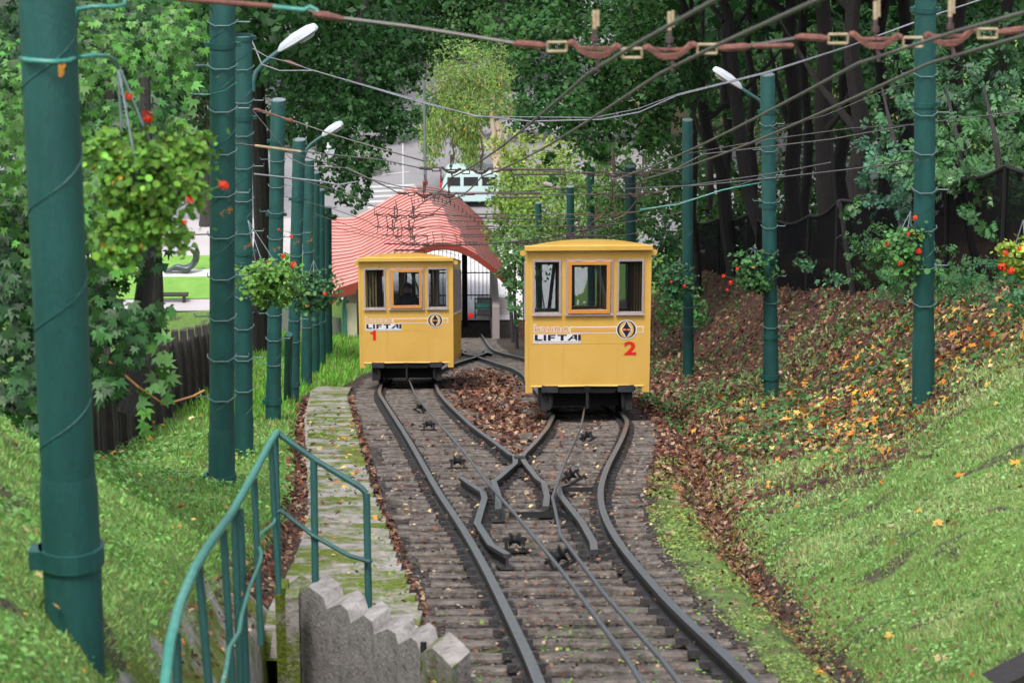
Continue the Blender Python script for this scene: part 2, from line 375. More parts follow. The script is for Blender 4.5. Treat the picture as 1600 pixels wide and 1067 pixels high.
def ramp(vals, fac):
    r = nd(t, 'ShaderNodeValToRGB'); e = r.color_ramp.elements
    e[0].position = vals[0][0]; e[0].color = (*vals[0][1], 1); e[1].position = vals[-1][0]; e[1].color = (*vals[-1][1], 1)
    for p, c in vals[1:-1]: q = e.new(p); q.color = (*c, 1)
    t.links.new(fac, r.inputs[0]); return r.outputs[0]
def noise(sc, d=6, r=.6):
    n = nd(t, 'ShaderNodeTexNoise', Scale=sc, Detail=float(d), Roughness=r); t.links.new(gg.outputs['Position'], n.inputs['Vector']); return n.outputs['Fac']
vo = nd(t, 'ShaderNodeTexVoronoi', Scale=26.0); t.links.new(gg.outputs['Position'], vo.inputs['Vector'])
vs_ = nd(t, 'ShaderNodeSeparateColor'); t.links.new(vo.outputs['Color'], vs_.inputs[0])
stone = ramp([(0, (.010, .008, .008)), (.5, (.035, .027, .025)), (.8, (.075, .055, .050)), (1, (.15, .12, .11))], vs_.outputs[0])
soil = ramp([(.3, (.03, .022, .018)), (.7, (.085, .065, .05))], noise(14))
gr = ramp([(.3, (.06, .11, .025)), (.5, (.12, .21, .045)), (.72, (.20, .25, .085))], noise(9, 8, .7))
lv = ramp([(0, (.020, .011, .010)), (.4, (.055, .026, .020)), (.75, (.11, .048, .032)), (1, (.17, .09, .05))], vs_.outputs[1])  # litter tones kept low, the shade of the trees put into the colour
def mixc(f, a, b_):
    m = nd(t, 'ShaderNodeMixRGB'); t.links.new(f, m.inputs[0]); t.links.new(a, m.inputs[1]); t.links.new(b_, m.inputs[2]); return m.outputs[0]
def mul_(a, b_, op='MULTIPLY'):
    m = nd(t, 'ShaderNodeMath', operation=op)
    for i, q in enumerate((a, b_)):
        if hasattr(q, 'links'): t.links.new(q, m.inputs[i])
        else: m.inputs[i].default_value = q
    return m.outputs[0]
def thr(f, lo, hi):
    m = nd(t, 'ShaderNodeMapRange'); m.inputs['From Min'].default_value = lo; m.inputs['From Max'].default_value = hi
    t.links.new(f, m.inputs['Value']); return m.outputs[0]
c = mixc(thr(mul_(sp.outputs[0], mul_(noise(5, 6, .7), .5, 'ADD')), .3, .7), soil, gr)
c = mixc(sp.outputs[2], c, stone)
mossy = ramp([(.3, (.05, .06, .012)), (.7, (.12, .15, .03))], noise(20))
c = mixc(thr(mul_(sp.outputs[2], noise(1.9, 8, .72)), .57, .66), c, mossy)
c = mixc(thr(mul_(sp.outputs[1], mul_(noise(3.2, 6, .7), .55, 'ADD')), .42, .75), c, lv)
t.links.new(c, b.inputs['Base Color'])
bp = nd(t, 'ShaderNodeBump', Strength=.8, Distance=.03); t.links.new(mul_(vo.outputs['Distance'], noise(20), 'ADD'), bp.inputs['Height']); t.links.new(bp.outputs[0], b.inputs['Normal'])
me = mesh_np('ground', pts, 4, zc, fc, True); tag(link('ground', me, gm), kind='structure')

# mossy concrete kerb strip right of the line
def ribbon(name, fl, fr, dn, s0, s1, ds, nxs, m, amp=.045, thick=None):
    ss = np.arange(s0, s1, ds); us = np.linspace(0, 1, nxs)
    Sg, U = np.meshgrid(ss, us, indexing='ij'); Xg = fl(Sg)*(1-U)+fr(Sg)*U
    Xg = Xg + np.where(U < .05, (fbm(Sg*1.7, U*0, 63)-.5)*.35, 0)
    Xg = Xg + np.where(U > .95, (fbm(Sg*2, U*0, 61)-.5)*.3, 0)
    N = dn + (fbm(Xg*1.2, Sg*.7, 5)-.5)*.07 + (fbm(Xg*3, Sg*3, 71)-.5)*amp - .10*((U < .01) | (U > .99))
    p = Xg[..., None]*np.array([1, 0, 0]) + Sg[..., None]*DV + N[..., None]*NV
    k = nxs; i0 = (np.arange(len(ss)-1)[:, None]*k+np.arange(k-1)[None]).ravel()
    return tag(link(name, mesh_np(name, p.reshape(-1, 3), 4, None, np.stack([i0, i0+1, i0+k+1, i0+k], 1), True), m), kind='structure')
0 and ribbon('kerb_strip', lambda s: R_OUT(s)+.50, lambda s: DITCH(s)-.24, -.065, 8, 38, .15, 9, M['berm'])

ss_ = np.arange(7, 20.5, .2); Sg, U = np.meshgrid(ss_, np.linspace(0, 1, 8), indexing='ij'); Xg = -1.60+.36*U+(fbm(Sg, U*0, 65)-.5)*.2*(U < .05)
Ng = ground_N(Xg, Sg)+.03-.06*(U < .01)-.25*(U > .99)
i0 = (np.arange(len(ss_)-1)[:, None]*8+np.arange(7)[None]).ravel()
tag(link('mossy_path', mesh_np('mossy_path', (Xg[..., None]*np.array([1, 0, 0]) + Sg[..., None]*DV + Ng[..., None]*NV).reshape(-1, 3), 4, None, np.stack([i0, i0+1, i0+9, i0+8], 1), True), M['step']), kind='structure')
# ---------------------------------------------------------------- the track
track = tag(empty('railway_track', W(.9, 40, 0)), 'two merging rail tracks of a funicular on weathered sleepers', kind='structure')
track['label'] = 'rails of the passing loop spiked to old sleepers under the yellow cars'
prof = [(-.033, 0), (.033, 0), (.036, -.032), (.011, -.042), (.011, -.105), (.066, -.118), (.066, -.135), (-.066, -.135), (-.066, -.118), (-.011, -.105), (-.011, -.042), (-.036, -.032)]
def rail(path, name='rail', splay=False):
    """path: (X, S) points; the top face gets the worn head steel"""
    path = np.array(path, float); n = len(path); mb = MB(); k = len(prof)
    T = np.gradient(path, axis=0); T /= np.linalg.norm(T, axis=1)[:, None]+1e-9
    Nn = np.stack([T[:, 1], -T[:, 0]], 1)
    vs = []
    for i in range(n):
        for a, h in prof:
            q = path[i] + Nn[i]*a; vs.append(W(q[0], q[1], h))
    mb.v = [tuple(p) for p in vs]
    for i in range(n-1):
        for j in range(k):
            j2 = (j+1) % k; mb.f.append((i*k+j, i*k+j2, (i+1)*k+j2, (i+1)*k+j)); mb.m.append(1 if j == 0 else 0)
    mb.f += [tuple(range(k)), tuple((n-1)*k+j for j in range(k))[::-1]]; mb.m += [0, 0]
    return mb.build(name, [M['steelrail'], M['railtop']], track)
def dense(pts, st=.35):
    out = [pts[0]]
    for a, b_ in zip(pts[:-1], pts[1:]):
        n = max(1, int(math.hypot(b_[0]-a[0], b_[1]-a[1])/st))
        out += [(a[0]+(b_[0]-a[0])*i/n, a[1]+(b_[1]-a[1])*i/n) for i in range(1, n+1)]
    return out
K = F/3000
ss = np.arange(9, 127, .4)
rail([(float(R_OUT(s)), s) for s in ss]); rail([(float(L_OUT(s)), s) for s in ss])
def spline(tab, st=.3):
    d = np.array([p[0] for p in tab])*K; x = np.array([p[1] for p in tab]); q = np.arange(d[0], d[-1], st)
    y = np.interp(q, d, x); k = np.array([1, 2, 3, 2, 1.])/9; y = np.convolve(np.pad(y, 2, 'edge'), k, 'valid'); return [(a, b_) for a, b_ in zip(y, q)]
# inner rails of the loop, upper crossing
rail(dense([(.51, 19.4*K), (.545, 20.7*K), (.53, 22.1*K)]) + dense([(.60, 22.5*K), (.86, 24.3*K), (.89, 25.3*K)]) + spline([(25.6,.84),(27.8,.65),(30.7,.39),(34,.17),(37,-.02),(40,-.17),(43,-.25),(49,-.27),(52.5,0),(56.2,.50),(58.3,.84)]) + dense([(.90, 58.9*K), (.93, 59.3*K), (1.15, 61*K), (1.3, 62.4*K), (1.22, 64*K)]))
rail(dense([(1.0, 19.6*K), (1.06, 20.5*K), (1.10, 21.9*K)]) + dense([(1.05, 22.4*K), (.985, 24.3*K), (.975, 25.2*K)]) + spline([(25.4,.99),(27.3,1.24),(30.1,1.57),(33,1.83),(36,1.88),(48,1.88),(51,1.75),(54,1.42),(56.2,1.22),(58.3,1.0)]) + dense([(.96, 58.9*K), (.90, 59.8*K), (.62, 61.4*K), (.5, 62.8*K), (.6, 64.2*K)]))
# lower wing rails, both ends kinked
rail(dense([(.16, 22.6*K), (.25, 21.9*K), (.385, 21*K), (.39, 20.4*K), (.278, 18.3*K), (.375, 16.8*K), (.50, 16.2*K)]))
rail(dense([(1.36, 21.75*K), (1.24, 21.45*K), (1.21, 20.66*K), (1.28, 18.3*K), (1.28, 16.9*K), (1.25, 16.4*K)]))
rail(dense([(.35, 61.5*K), (.45, 62.3*K), (.62, 64*K), (.5, 66*K)])); rail(dense([(1.45, 61.5*K), (1.38, 62.3*K), (1.2, 64*K), (1.3, 66*K)]))
# crossing block, short tie bars
mb = MB()
mb.box(W(.935, 25.0*K, -.03), (.13, .5, .08), [np.array([1, 0, 0]), DV, NV])
mb.box(W(.935, 59.0*K, -.03), (.13, .5, .08), [np.array([1, 0, 0]), DV, NV])
mb.box(W(1.42, 21.5*K, -.04), (.42, .04, .05), [np.array([1, 0, 0]), DV, NV]); mb.box(W(.87, 19.55*K, -.08), (.5, .05, .06), [np.array([1, 0, 0]), DV, NV])
mb.build('crossing_block', M['blackiron'], track)
# chairs and bolts along the rails (too small to pick apart)
mb = MB()
for fn in (L_OUT, R_OUT):
    for s in np.arange(15.2, 70, .58):
        x = float(fn(s))
        for sg in (-1, 1): mb.box(W(x+sg*.085, s+random.uniform(-.03, .03), -.105), (.07, .09, .05), [np.array([1, 0, 0]), DV, NV])
for tb in ([(16.6,.375),(18.3,.278),(20.4,.39),(21.9,.25)], [(16.6,1.27),(18.3,1.28),(20.7,1.21),(21.5,1.25)], [(25.6,.84),(27.8,.65),(30.7,.39),(34,.17),(37,-.02)], [(25.4,.99),(27.3,1.24),(30.1,1.57),(33,1.83)], [(20.7,.545),(22.1,.53),(24.3,.86)], [(20.5,1.06),(21.9,1.1),(24.3,.985)]):
    d = [q[0]*K for q in tb]
    for s in np.arange(d[0], d[-1], .55):
        x = float(np.interp(s, d, [q[1] for q in tb]))
        for sg in (-1, 1): mb.box(W(x+sg*.085, s, -.105), (.07, .08, .05), [np.array([1, 0, 0]), DV, NV])
tag(mb.build('rail_fastenings', M['steelrail'], track), kind='stuff')
# sleepers: each one its own piece, irregular in length and lie
def sleeper_mesh(seed):
    r = random.Random(seed); mb = MB(); n = 7
    rows = []
    for i in range(n+1):
        u = i/n-.5; dz = r.uniform(-.012, .012); dy = r.uniform(-.012, .012)
        rows.append([(u, -.13+dy, -.16), (u, -.13+dy, -.012+dz), (u, -.10+dy, .004+dz), (u, .10+dy, .0+dz), (u, .13+dy, -.014+dz), (u, .13+dy, -.16)])
    mb.v = [p for row in rows for p in row]
    mb.f = [(i*6+j, i*6+j+1, (i+1)*6+j+1, (i+1)*6+j) for i in range(n) for j in range(5)] + [tuple(range(6)), tuple(n*6+j for j in range(6))]; mb.m = [0]*len(mb.f)
    me = bpy.data.meshes.new('sleeper'); me.from_pydata(mb.v, [], mb.f)
    bm = bmesh.new(); bm.from_mesh(me); bmesh.ops.recalc_face_normals(bm, faces=bm.faces); bm.to_mesh(me); bm.free(); me.materials.append(M['sleeper']); return me
SLP = [sleeper_mesh(i) for i in range(6)]; tl = rootloc(track)
def sleeper(xa, xb, s):
    o = bpy.data.objects.new('sleeper', random.choice(SLP)); COL.objects.link(o); o.parent = track
    o.location = Vector(W((xa+xb)/2, s, -.126+random.uniform(-.014, .008)) - tl)
    o.rotation_euler = (-A+random.uniform(-.02, .02), random.uniform(-.006, .006), random.uniform(-.012, .012)); o.scale = (xb-xa, random.uniform(.95, 1.2), 1)
s = 10.0
while s < 127:
    l, r = float(L_OUT(s)), float(R_OUT(s)); j = random.uniform(-.07, .07)
    if 42.5 < s < 79: sleeper(l-.55+j, l+1.62+j*.5, s); sleeper(r-1.66+j, r+.52-j, s)
    else: sleeper(l-.48+j*1.6, r+float(np.interp(s, [16, 20, 27, 36], [.22, .28, .42, .52]))+random.uniform(-.07, .07), s)
    s += random.uniform(.60, .68)*(1.0 if s < 60 else 1.15)
# the stepped concrete footway left of the line
walk = tag(empty('stepped_footway', W(-1, 30, -.1)), kind='structure'); wl0 = rootloc(walk)
def step_mesh(seed):
    r = random.Random(seed); v = []; n = 6
    for i in range(n+1):
        u = i/n-.5
        for (y, z) in ((-.5, -.22), (-.5, 0), (.5, 0), (.5, -.22)): v.append((u, y+r.uniform(-.012, .012)*(abs(y) > 0), z+(r.uniform(-.008, .008) if z == 0 else 0)))
    f = [(i*4+j, i*4+j+1, i*4+j+5, i*4+j+4) for i in range(n) for j in range(3)] + [(0, 1, 2, 3), (n*4, n*4+1, n*4+2, n*4+3)]; nf_ = len(f); b0 = len(v)
    for i in range(n+1):                                       # pale worn nosing kerb of the step
        u = i/n-.5; e1, e2 = r.uniform(-.02, .02), r.uniform(-.035, .035)
        for (y, z) in ((-.50+e1*.3, -.2), (-.50+e1*.3, .016+e1*.3), (-.33+e2, .013+e1*.3), (-.33+e2, -.02)): v.append((u*.995, y, z))
    f += [(b0+i*4+j, b0+i*4+j+1, b0+i*4+j+5, b0+i*4+j+4) for i in range(n) for j in range(3)] + [(b0, b0+1, b0+2, b0+3), (b0+n*4, b0+n*4+1, b0+n*4+2, b0+n*4+3)]
    me = bpy.data.meshes.new('step'); me.from_pydata(v, [], f)
    bm = bmesh.new(); bm.from_mesh(me); bmesh.ops.recalc_face_normals(bm, faces=bm.faces); bm.to_mesh(me); bm.free(); me.materials.append(M['step']); me.materials.append(M['nosing'])
    me.polygons.foreach_set('material_index', [0]*nf_+[1]*(len(me.polygons)-nf_)); return me
STP = [step_mesh(i) for i in range(5)]
s = 19.6
while s < 64:
    ds = .56; xa, xb = float(WALK_L(s)), float(WALK_R(s)); mixy = min(1, max(0, (s-60)/8))
    o = bpy.data.objects.new('step', random.choice(STP)); COL.objects.link(o); o.parent = walk
    o.location = Vector(W((xa+xb)/2, s+ds/2, -.085+random.uniform(-.008, .008)) - wl0)
    tilt = -A*.55 if s < 38 else -A*.8
    o.rotation_euler = (tilt, random.uniform(-.008, .008), random.uniform(-.01, .01)-.04); o.scale = (xb-xa+random.uniform(-.02, .05), ds*.99, 1); s += ds
# haul ropes and their guide rollers
def rope(pts, label):
    mb = MB(); mb.tube([W(x, d*K, n) for d, x, n in pts], .017, 8); tag(smooth(mb.build('haul_rope', M['rope'])), label, 'steel rope', 'haul ropes between the rails')
rope([(5,1.2,.10),(11.06,1.036,.10),(14.6,.856,.10),(17.25,.684,.11),(21,.434,.10),(24.9,.2,.11),(31.4,-.245,.11),(37,-.6,.10),(43.9,-.89,.12)], 'taut steel rope running down the middle to the car numbered 1')
rope([(5,1.45,.10),(11.06,1.235,.10),(13.4,1.095,.10),(16.4,.963,.12),(19.3,1.055,.12),(22.95,1.40,.11),(28.9,2.02,.10),(33.6,2.42,.13)], 'bent steel rope deflected by rollers up to the car numbered 2')
def roller(d, x, lean, label, big=.64):
    o = thing('guide_roller', W(x, d*K, -.12), label, 'roller', 'rope guide rollers between the rails')
    ax0 = np.array([math.cos(lean), 0, math.sin(lean)]); up = np.cross(ax0, DV); up = up if up[2] > 0 else -up
    c = W(x, d*K, -.02)
    mb = MB(); mb.lathe([(0, -.055), (.10*big, -.055), (.10*big, -.045), (.055*big, -.012), (.055*big, .012), (.10*big, .045), (.10*big, .055), (0, .055)], c, 16, [DV, up, ax0]); mb.build('wheel', M['blackiron'], o, True)
    mb = MB()
    for sg in (-1, 1): mb.box(c+ax0*sg*.12*big-up*.05, (.03, .12, .14), [ax0, DV, up])
    mb.tube([c-ax0*.17*big, c+ax0*.17*big], .016, 6); mb.box(c-up*.10, (.42*big, .16, .025), [ax0, DV, up]); mb.build('bracket', M['blackiron'], o)
roller(17.25, .60, 0, 'upright black roller beside the left rope, lowest on the line'); roller(24.9, .13, 0, 'round black roller under the left rope level with the rail crossing'); roller(31.4, -.30, 0, 'round black roller under the left rope above the crossing')
roller(16.2, .93, .55, 'tilted black pulley where the right rope bends, lowest of the right rope', .8); roller(22.9, 1.46, .6, 'tilted black pulley on the right rope above the wing rail', .75); roller(28.7, 2.07, .6, 'tilted black pulley on the right rope nearest the car numbered 2'); roller(35.5, -.47, -.6, 'tilted black pulley on the left rope just above the car numbered 1')
mb = MB(); mb.box(W(1.16, 18.9*K, -.02), (.34, .05, .05), [np.array([.75, -.55, -.25]), DV, NV]); mb.box(W(1.08, 19.1*K, -.08), (.04, .04, .14)); tag(mb.build('rope_deflector', M['blackiron']), 'short slanting iron bar touching the kink of the right rope', 'bar')
# ---------------------------------------------------------------- the two cars
UPV = np.array([0, 0, 1.]); XV = np.array([1., 0, 0])
FONT = None
def text(name, body, m, parent, c, size, width=None, bold=.0, ux=XV, uy=UPV, proud=0.0, align='LEFT'):
    cu = bpy.data.curves.new(name, 'FONT'); cu.body = body; cu.size = 1; cu.offset = bold; cu.extrude = .0; cu.align_x = align
    o = bpy.data.objects.new(name, cu); COL.objects.link(o); bpy.context.view_layer.update()
    dim = o.dimensions.copy(); o.data.materials.append(m)
    dg = bpy.context.evaluated_depsgraph_get(); me = bpy.data.meshes.new_from_object(o.evaluated_get(dg)); bpy.data.objects.remove(o)
    ys = [v.co.y for v in me.vertices]; xs = [v.co.x for v in me.vertices]; h = max(ys)-min(ys); wd = max(xs)-min(xs)
    sy = size/h; sx = (width/wd) if width else sy
    off = rootloc(parent)
    for v in me.vertices:
        p = np.array(c) + ux*(v.co.x-min(xs))*sx + uy*(v.co.y-min(ys))*sy; v.co = Vector(p-off)
    if not me.materials: me.materials.append(m)
    return link(name, me, None, parent)
def car(num, X, S, width, height, N0, label, operator=False):
    L = 7.0; hw = width/2; U = UPV/math.cos(A)*1.0
    DC = DV + XV*.0300                       # the loop lies slightly askew
    B = lambda x, y, z: W(X, S, N0) + XV*x + DC*y + UPV*z          # x across, y down the line, z up
    o = thing('funicular_car', W(X, S+L/2, 0), label, 'funicular car')
    wy = M['yellow']
    # ---- front and rear walls with three openings: built of butted panels
    def endwall(y0, th, tag_):
        mb = MB(); H = height
        lf = [(-hw+.125, -hw+.60), (-hw+.68, hw-.645), (hw-.575, hw-.12)]; zb, zt = H*.535, H*.915
        def slab(xa, xb, za, zb_):
            vs = [B(x, y, z) for x in (xa, xb) for y in (y0, y0+th) for z in (za, zb_)]
            mb.add(vs, [(0,1,3,2),(4,6,7,5),(0,4,5,1),(2,3,7,6),(0,2,6,4),(1,5,7,3)])
        slab(-hw+.05, hw-.05, .09, zb); slab(-hw+.05, hw-.05, zt, H)
        xs = [-hw+.05] + [q for p in lf for q in p] + [hw-.05]
        for i in range(0, len(xs), 2): slab(xs[i], xs[i+1], zb, zt)
        mb.build(tag_, wy, o)
        return lf, zb, zt
    lf, zb, zt = endwall(0, .05, 'front_wall'); endwall(L-.05, .05, 'rear_wall')
    for sx in (-1, 1):                                              # corner posts reach below the panel
        for y0 in (-.012, L-.06):
            mb = MB()
            xa, xb = sorted((sx*hw, sx*(hw-.05))); z0 = -.04
            vs = [B(x, y, z) for x in (xa, xb) for y in (y0, y0+.072) for z in (z0, height)]
            mb.add(vs, [(0,1,3,2),(4,6,7,5),(0,4,5,1),(2,3,7,6),(0,2,6,4),(1,5,7,3)])
            xa, xb = sorted((sx*(hw-.0495), sx*(hw-.125)))
            vs = [B(x, y, z) for x in (xa, xb) for y in (y0+.004, y0+.060) for z in (z0, .088)]
            mb.add(vs, [(0,1,3,2),(4,6,7,5),(0,4,5,1),(2,3,7,6),(0,2,6,4),(1,5,7,3)])
            mb.build('corner_post', wy, o)
    for xj in (-.42, .50):
        mb = MB(); mb.tube([B(xj, -.002, .10), B(xj, -.002, zb-.02)], .004, 5); mb.build('panel_seam', M['yellowroof'], o)
    mb = MB(); mb.tube([B(-hw+.1, -.006, .075), B(0, -.006, .085), B(hw-.1, -.006, .075)], .016, 6); mb.build('bottom_trim', wy, o)
    # ---- side walls with windows, stepping down with the line
    for sx in (-1, 1):
        mb = MB(); nwin = 5; y = .35; cuts = []
        for k in range(nwin): cuts.append((y, y+1.02)); y += 1.30
        def sl(ya, yb, za, zb_):
            xa, xb = sorted((sx*(hw-.003), sx*(hw-.045)))
            vs = [B(x, y_, z) for x in (xa, xb) for y_ in (ya, yb) for z in (za, zb_)]
            mb.add(vs, [(0,1,3,2),(4,6,7,5),(0,4,5,1),(2,3,7,6),(0,2,6,4),(1,5,7,3)])
        sl(.052, L-.052, .05, height*.50); sl(.052, L-.052, height*.90, height)
        ys = [.052] + [q for c_ in cuts for q in c_] + [L-.052]
        for i in range(0, len(ys), 2): sl(ys[i], ys[i+1], height*.50, height*.90)
        mb.build('side_wall', wy, o)
        mb = MB()
        def sl2(ya, yb, za, zb_):
            xa, xb = sorted((sx*(hw-.048), sx*(hw-.058)))
            vs = [B(x, y_, z) for x in (xa, xb) for y_ in (ya, yb) for z in (za, zb_)]
            mb.add(vs, [(0,1,3,2),(4,6,7,5),(0,4,5,1),(2,3,7,6),(0,2,6,4),(1,5,7,3)])
        sl2(.06, L-.06, .16, height*.50); sl2(.06, L-.06, height*.90, height-.07)
        ys = [.06] + [q for c_ in cuts for q in c_] + [L-.06]
        for i in range(0, len(ys), 2): sl2(ys[i], ys[i+1], height*.50, height*.90)
        mb.build('lining', M['interior'], o)
        for k in range(14):                                        # upright ribs of the cladding
            mbr = MB(); yy = .2+k*.5; mbr.box(B(sx*(hw+.004), yy, height*.27), (.012, .03, height*.40)); mbr.build('rib', M['yellowroof'], o)
        for (ya, yb) in cuts:
            mb = MB()
            for a_, b_ in (((ya, height*.50), (yb, height*.50)), ((ya, height*.90), (yb, height*.90)), ((ya, height*.50), (ya, height*.90)), ((yb, height*.50), (yb, height*.90))):
                mb.tube([B(sx*(hw+.004), *a_), B(sx*(hw+.004), *b_)], .02, 4)
            wf = mb.build('side_window', M['winframe'], o)
            mb = MB(); xa, xb = sorted((sx*(hw-.028), sx*(hw-.022)))
            vs = [B(x, y_, z) for x in (xa, xb) for y_ in (ya+.001, yb-.001) for z in (height*.501, height*.899)]
            mb.add(vs, [(0,1,3,2),(4,6,7,5),(0,4,5,1),(2,3,7,6),(0,2,6,4),(1,5,7,3)]); mb.build('pane', M['glass'], wf)
        for k, yy in enumerate((-.02, .55) if sx > 0 else (-.02,)):
            mb = MB(); mb.lathe([(0, -.06), (.030, -.06), (.048, .03), (.052, .05), (0, .05)], B(sx*(hw+.045), yy+.08, height-.10), 12, [XV, UPV, -DV]); mb.build('marker_lamp', M['yellow'], o, True)
    # ---- roof: low arch with an eave band
    mb = MB(); n = 16; ov = .004
    arc = [((i/n*2-1)*(hw+ov), height+.005+.13*(1-abs(i/n*2-1)**2.2)) for i in range(n+1)]
    poly = [(-(hw+ov), height-.055)] + arc + [((hw+ov), height-.055)]
    mb.prism(poly, B(0, -.09, 0), XV, UPV, DC*(L+.18)); mb.build('roof', M['yellowroof'], o, True)
    mb = MB(); mb.box(B(0, -.105, height-.020), (2*(hw+ov)+.02, .035, .085)); mb.build('eave_band', M['yellow'], o, bevel=.006)
    mb = MB(); mb.tube([B(-.35, 2.2, height+.14), B(-.35, 2.2, height+.22), B(.35, 2.2, height+.22), B(.35, 2.2, height+.14)], .02, 6); mb.build('current_collector', M['blackiron'], o)
    # ---- windows of both ends
    for y0, sg in ((-.0, -1), (L, 1)):
        for k, (xa, xb) in enumerate(lf):
            mb = MB(); fw = .034
            yb_ = y0+sg*.012
            for (cx, cz, wx, wz) in (((xa+xb)/2, zb+fw/2, xb-xa, fw), ((xa+xb)/2, zt-fw/2, xb-xa, fw), (xa+fw/2, (zb+zt)/2, fw, zt-zb-2*fw), (xb-fw/2, (zb+zt)/2, fw, zt-zb-2*fw)):
                mb.box(B(cx, yb_, cz), (wx, .05, wz))
            mb.box(B((xa+xb)/2, yb_+sg*.02, zb-.008), (xb-xa+.02, .05, .025))
            f = mb.build('window', M['winframe'], o)
            mb = MB(); mb.box(B((xa+xb)/2, y0-sg*.018, (zb+zt)/2), (xb-xa-.01, .006, zt-zb-.01)); (mb.build('pane', M['glass'], f) if k != 1 else None)
            if k == 1:
                mb = MB(); a, b_ = xa+.035, xb-.04; c_, d_ = zb+.015, zt-.03; fw = .066; yy = y0+sg*.05
                for (cx, cz, wx, wz) in (((a+b_)/2, c_+fw/2, b_-a, fw), ((a+b_)/2, d_-fw/2, b_-a, fw), (a+fw/2, (c_+d_)/2, fw, d_-c_-2*fw), (b_-fw/2, (c_+d_)/2, fw, d_-c_-2*fw)):
                    mb.box(B(cx, yy, cz), (wx, .045, wz))
                wf = mb.build('opening_window', M['wood'], o, bevel=.004)
                wf['label'] = 'orange wooden frame of the opening middle window'
                mb = MB()
                for q in (-.18, .18): mb.box(B((a+b_)/2+q, yy, d_+.006), (.09, .05, .02))
                mb.build('hinge', M['winframe'], wf)
                mb = MB(); mb.box(B((a+b_)/2, yy+.004*sg, (c_+d_)/2), (b_-a-2*fw+.01, .005, d_-c_-2*fw+.01)); mb.build('pane', M['glass'], wf)
    # ---- inside: floor, console, handrails, seats
    mb = MB(); mb.prism([(-hw+.06, .10), (hw-.06, .10), (hw-.06, .15), (-hw+.06, .15)], B(0, .06, 0), XV, UPV, DC*(L-.12)); mb.build('floor', M['interior'], o)
    mb = MB(); mb.prism([(-hw+.06, height-.06), (hw-.06, height-.06), (hw-.06, height-.045), (-hw+.06, height-.045)], B(0, .06, 0), XV, UPV, DC*(L-.12)); mb.build('ceiling', M['interior'], o)
    for k in range(4):
        mb = MB(); yy = 1.2+k*1.4
        for sx in (-1, 1): mb.box(B(sx*(hw-.36), yy, .52), (.55, .42, .07)); mb.box(B(sx*(hw-.36), yy+.2, .85), (.55, .06, .62))
        mb.build('seat', M['seatred'], o)
    mb = MB(); mb.box(B(0, .32, .75), (1.7, .35, 1.15)); mb.build('console', M['interior'], o)
    mb = MB()
    mb.tube([B(.12, .25, height*.87), B(.24, .2, height*.75), B(.38, .16, height*.55)], .022, 8); mb.build('grab_pole', M['galv'], o)
    mb = MB(); mb.tube([B(-.85, .3, height*.9), B(-.78, .25, height*.7), B(-.72, .2, height*.52)], .014, 6); mb.tube([B(-.25, .15, height*.565), B(.25, .15, height*.57)], .010, 6); mb.build('handrail', M['galv'], o)
    # ---- underframe
    mb = MB(); mb.prism([(-.78, -.02), (.80, -.02), (.80, .05), (-.78, .05)], B(0, .12, 0), XV, UPV, DC*(L-.2))
    mb.build('underframe', M['blackiron'], o)
    mb = MB(); mb.prism([(-.78, -.01), (-.48, -.01), (-.47, -.05), (.47, -.05), (.48, -.01), (.82, -.01), (.82, .085), (-.78, .085)], B(0, .02, 0), XV, UPV, DV*.12); mb.build('buffer_beam', M['blackiron'], o)
    for sx in (-.64, .66):
        mb = MB(); mb.box(B(sx, -.01, .03), (.28, .05, .12)); mb.build('buffer_plate', mat('beam_grey', (.05, .055, .07), None, .45) if 'beamgrey' not in M else M['beamgrey'], o)
    for yy in (1.1, L-1.6):
        for sx in (-.6, .6):
            c = W(X, S+yy, .2) + XV*sx
            mb = MB(); mb.lathe([(0, -.05), (.22, -.05), (.22, -.03), (.19, -.02), (.19, .05), (.12, .055), (.1, .03), (0, .03)], c, 20, [DV, NV, XV*(1 if sx > 0 else -1)]); wh = mb.build('wheel', M['blackiron'], o, True)
        mb = MB(); mb.tube([W(X-.6, S+yy, .2), W(X+.6, S+yy, .2)], .05, 8); mb.build('axle', M['blackiron'], o)
    mb = MB()
    for sx in (-.7, .7): mb.box(W(X+sx, S+1.1, .24), (.16, 1.9, .30), [XV, DV, NV])
    mb.box(W(X, S+.9, .26), (1.15, .3, .26), [XV, DV, NV]); mb.box(W(X, S+3.6, .2), (1.3, 1.2, .3), [XV, DV, NV]); mb.build('bogie_and_shade', M['blackiron'], o)  # boxes enlarged so their black stands for shade under the car
    for sx in (-.62, .62):
        mb = MB(); mb.tube([W(X+sx, S+.12, .40), W(X+sx, S+.10, .12)], [.05, .03], 6); mb.build('rail_guard', M['blackiron'], o)
    mb = MB(); mb.tube([B(0, -.03, .02), W(X, S-.02, .12)], .03, 8); mb.box(B(0, -.03, .03), (.1, .08, .1)); mb.build('rope_clamp', M['blackiron'], o)
    # ---- the stickers
    y = -.0035
    mb = MB(); mb.box(B(0, -.0015, height*.425), (width-.16, .003, height*.195)); film = mb.build('sticker_film', M['yellowfilm'], o)
    lx = -hw+.145; k = height/2.5
    mb = MB(); mb.box(B(lx+.395, -.005, height*.365), (.80, .003, .155*k)); mb.build('sticker_panel', M['white'], o)
    for (xa, dx) in (((lx+.0), .0),):
        text('lettering', 'kauno', M['white'], o, B(lx, -.006, height*.408), .150*k, .60, bold=.035)
        text('lettering', 'kauno', M['orange'], o, B(lx+.012, -.0075, height*.412), .128*k, .575, bold=-.005)
    # LIFTAI cut as wide block letters
    lz = height*.352; lh = .105*k; mb = MB()
    def blk(x0, poly): mb.prism([(p[0], p[1]*lh) for p in poly], B(lx+x0, -.0075, lz), XV, UPV, -DV*.001)
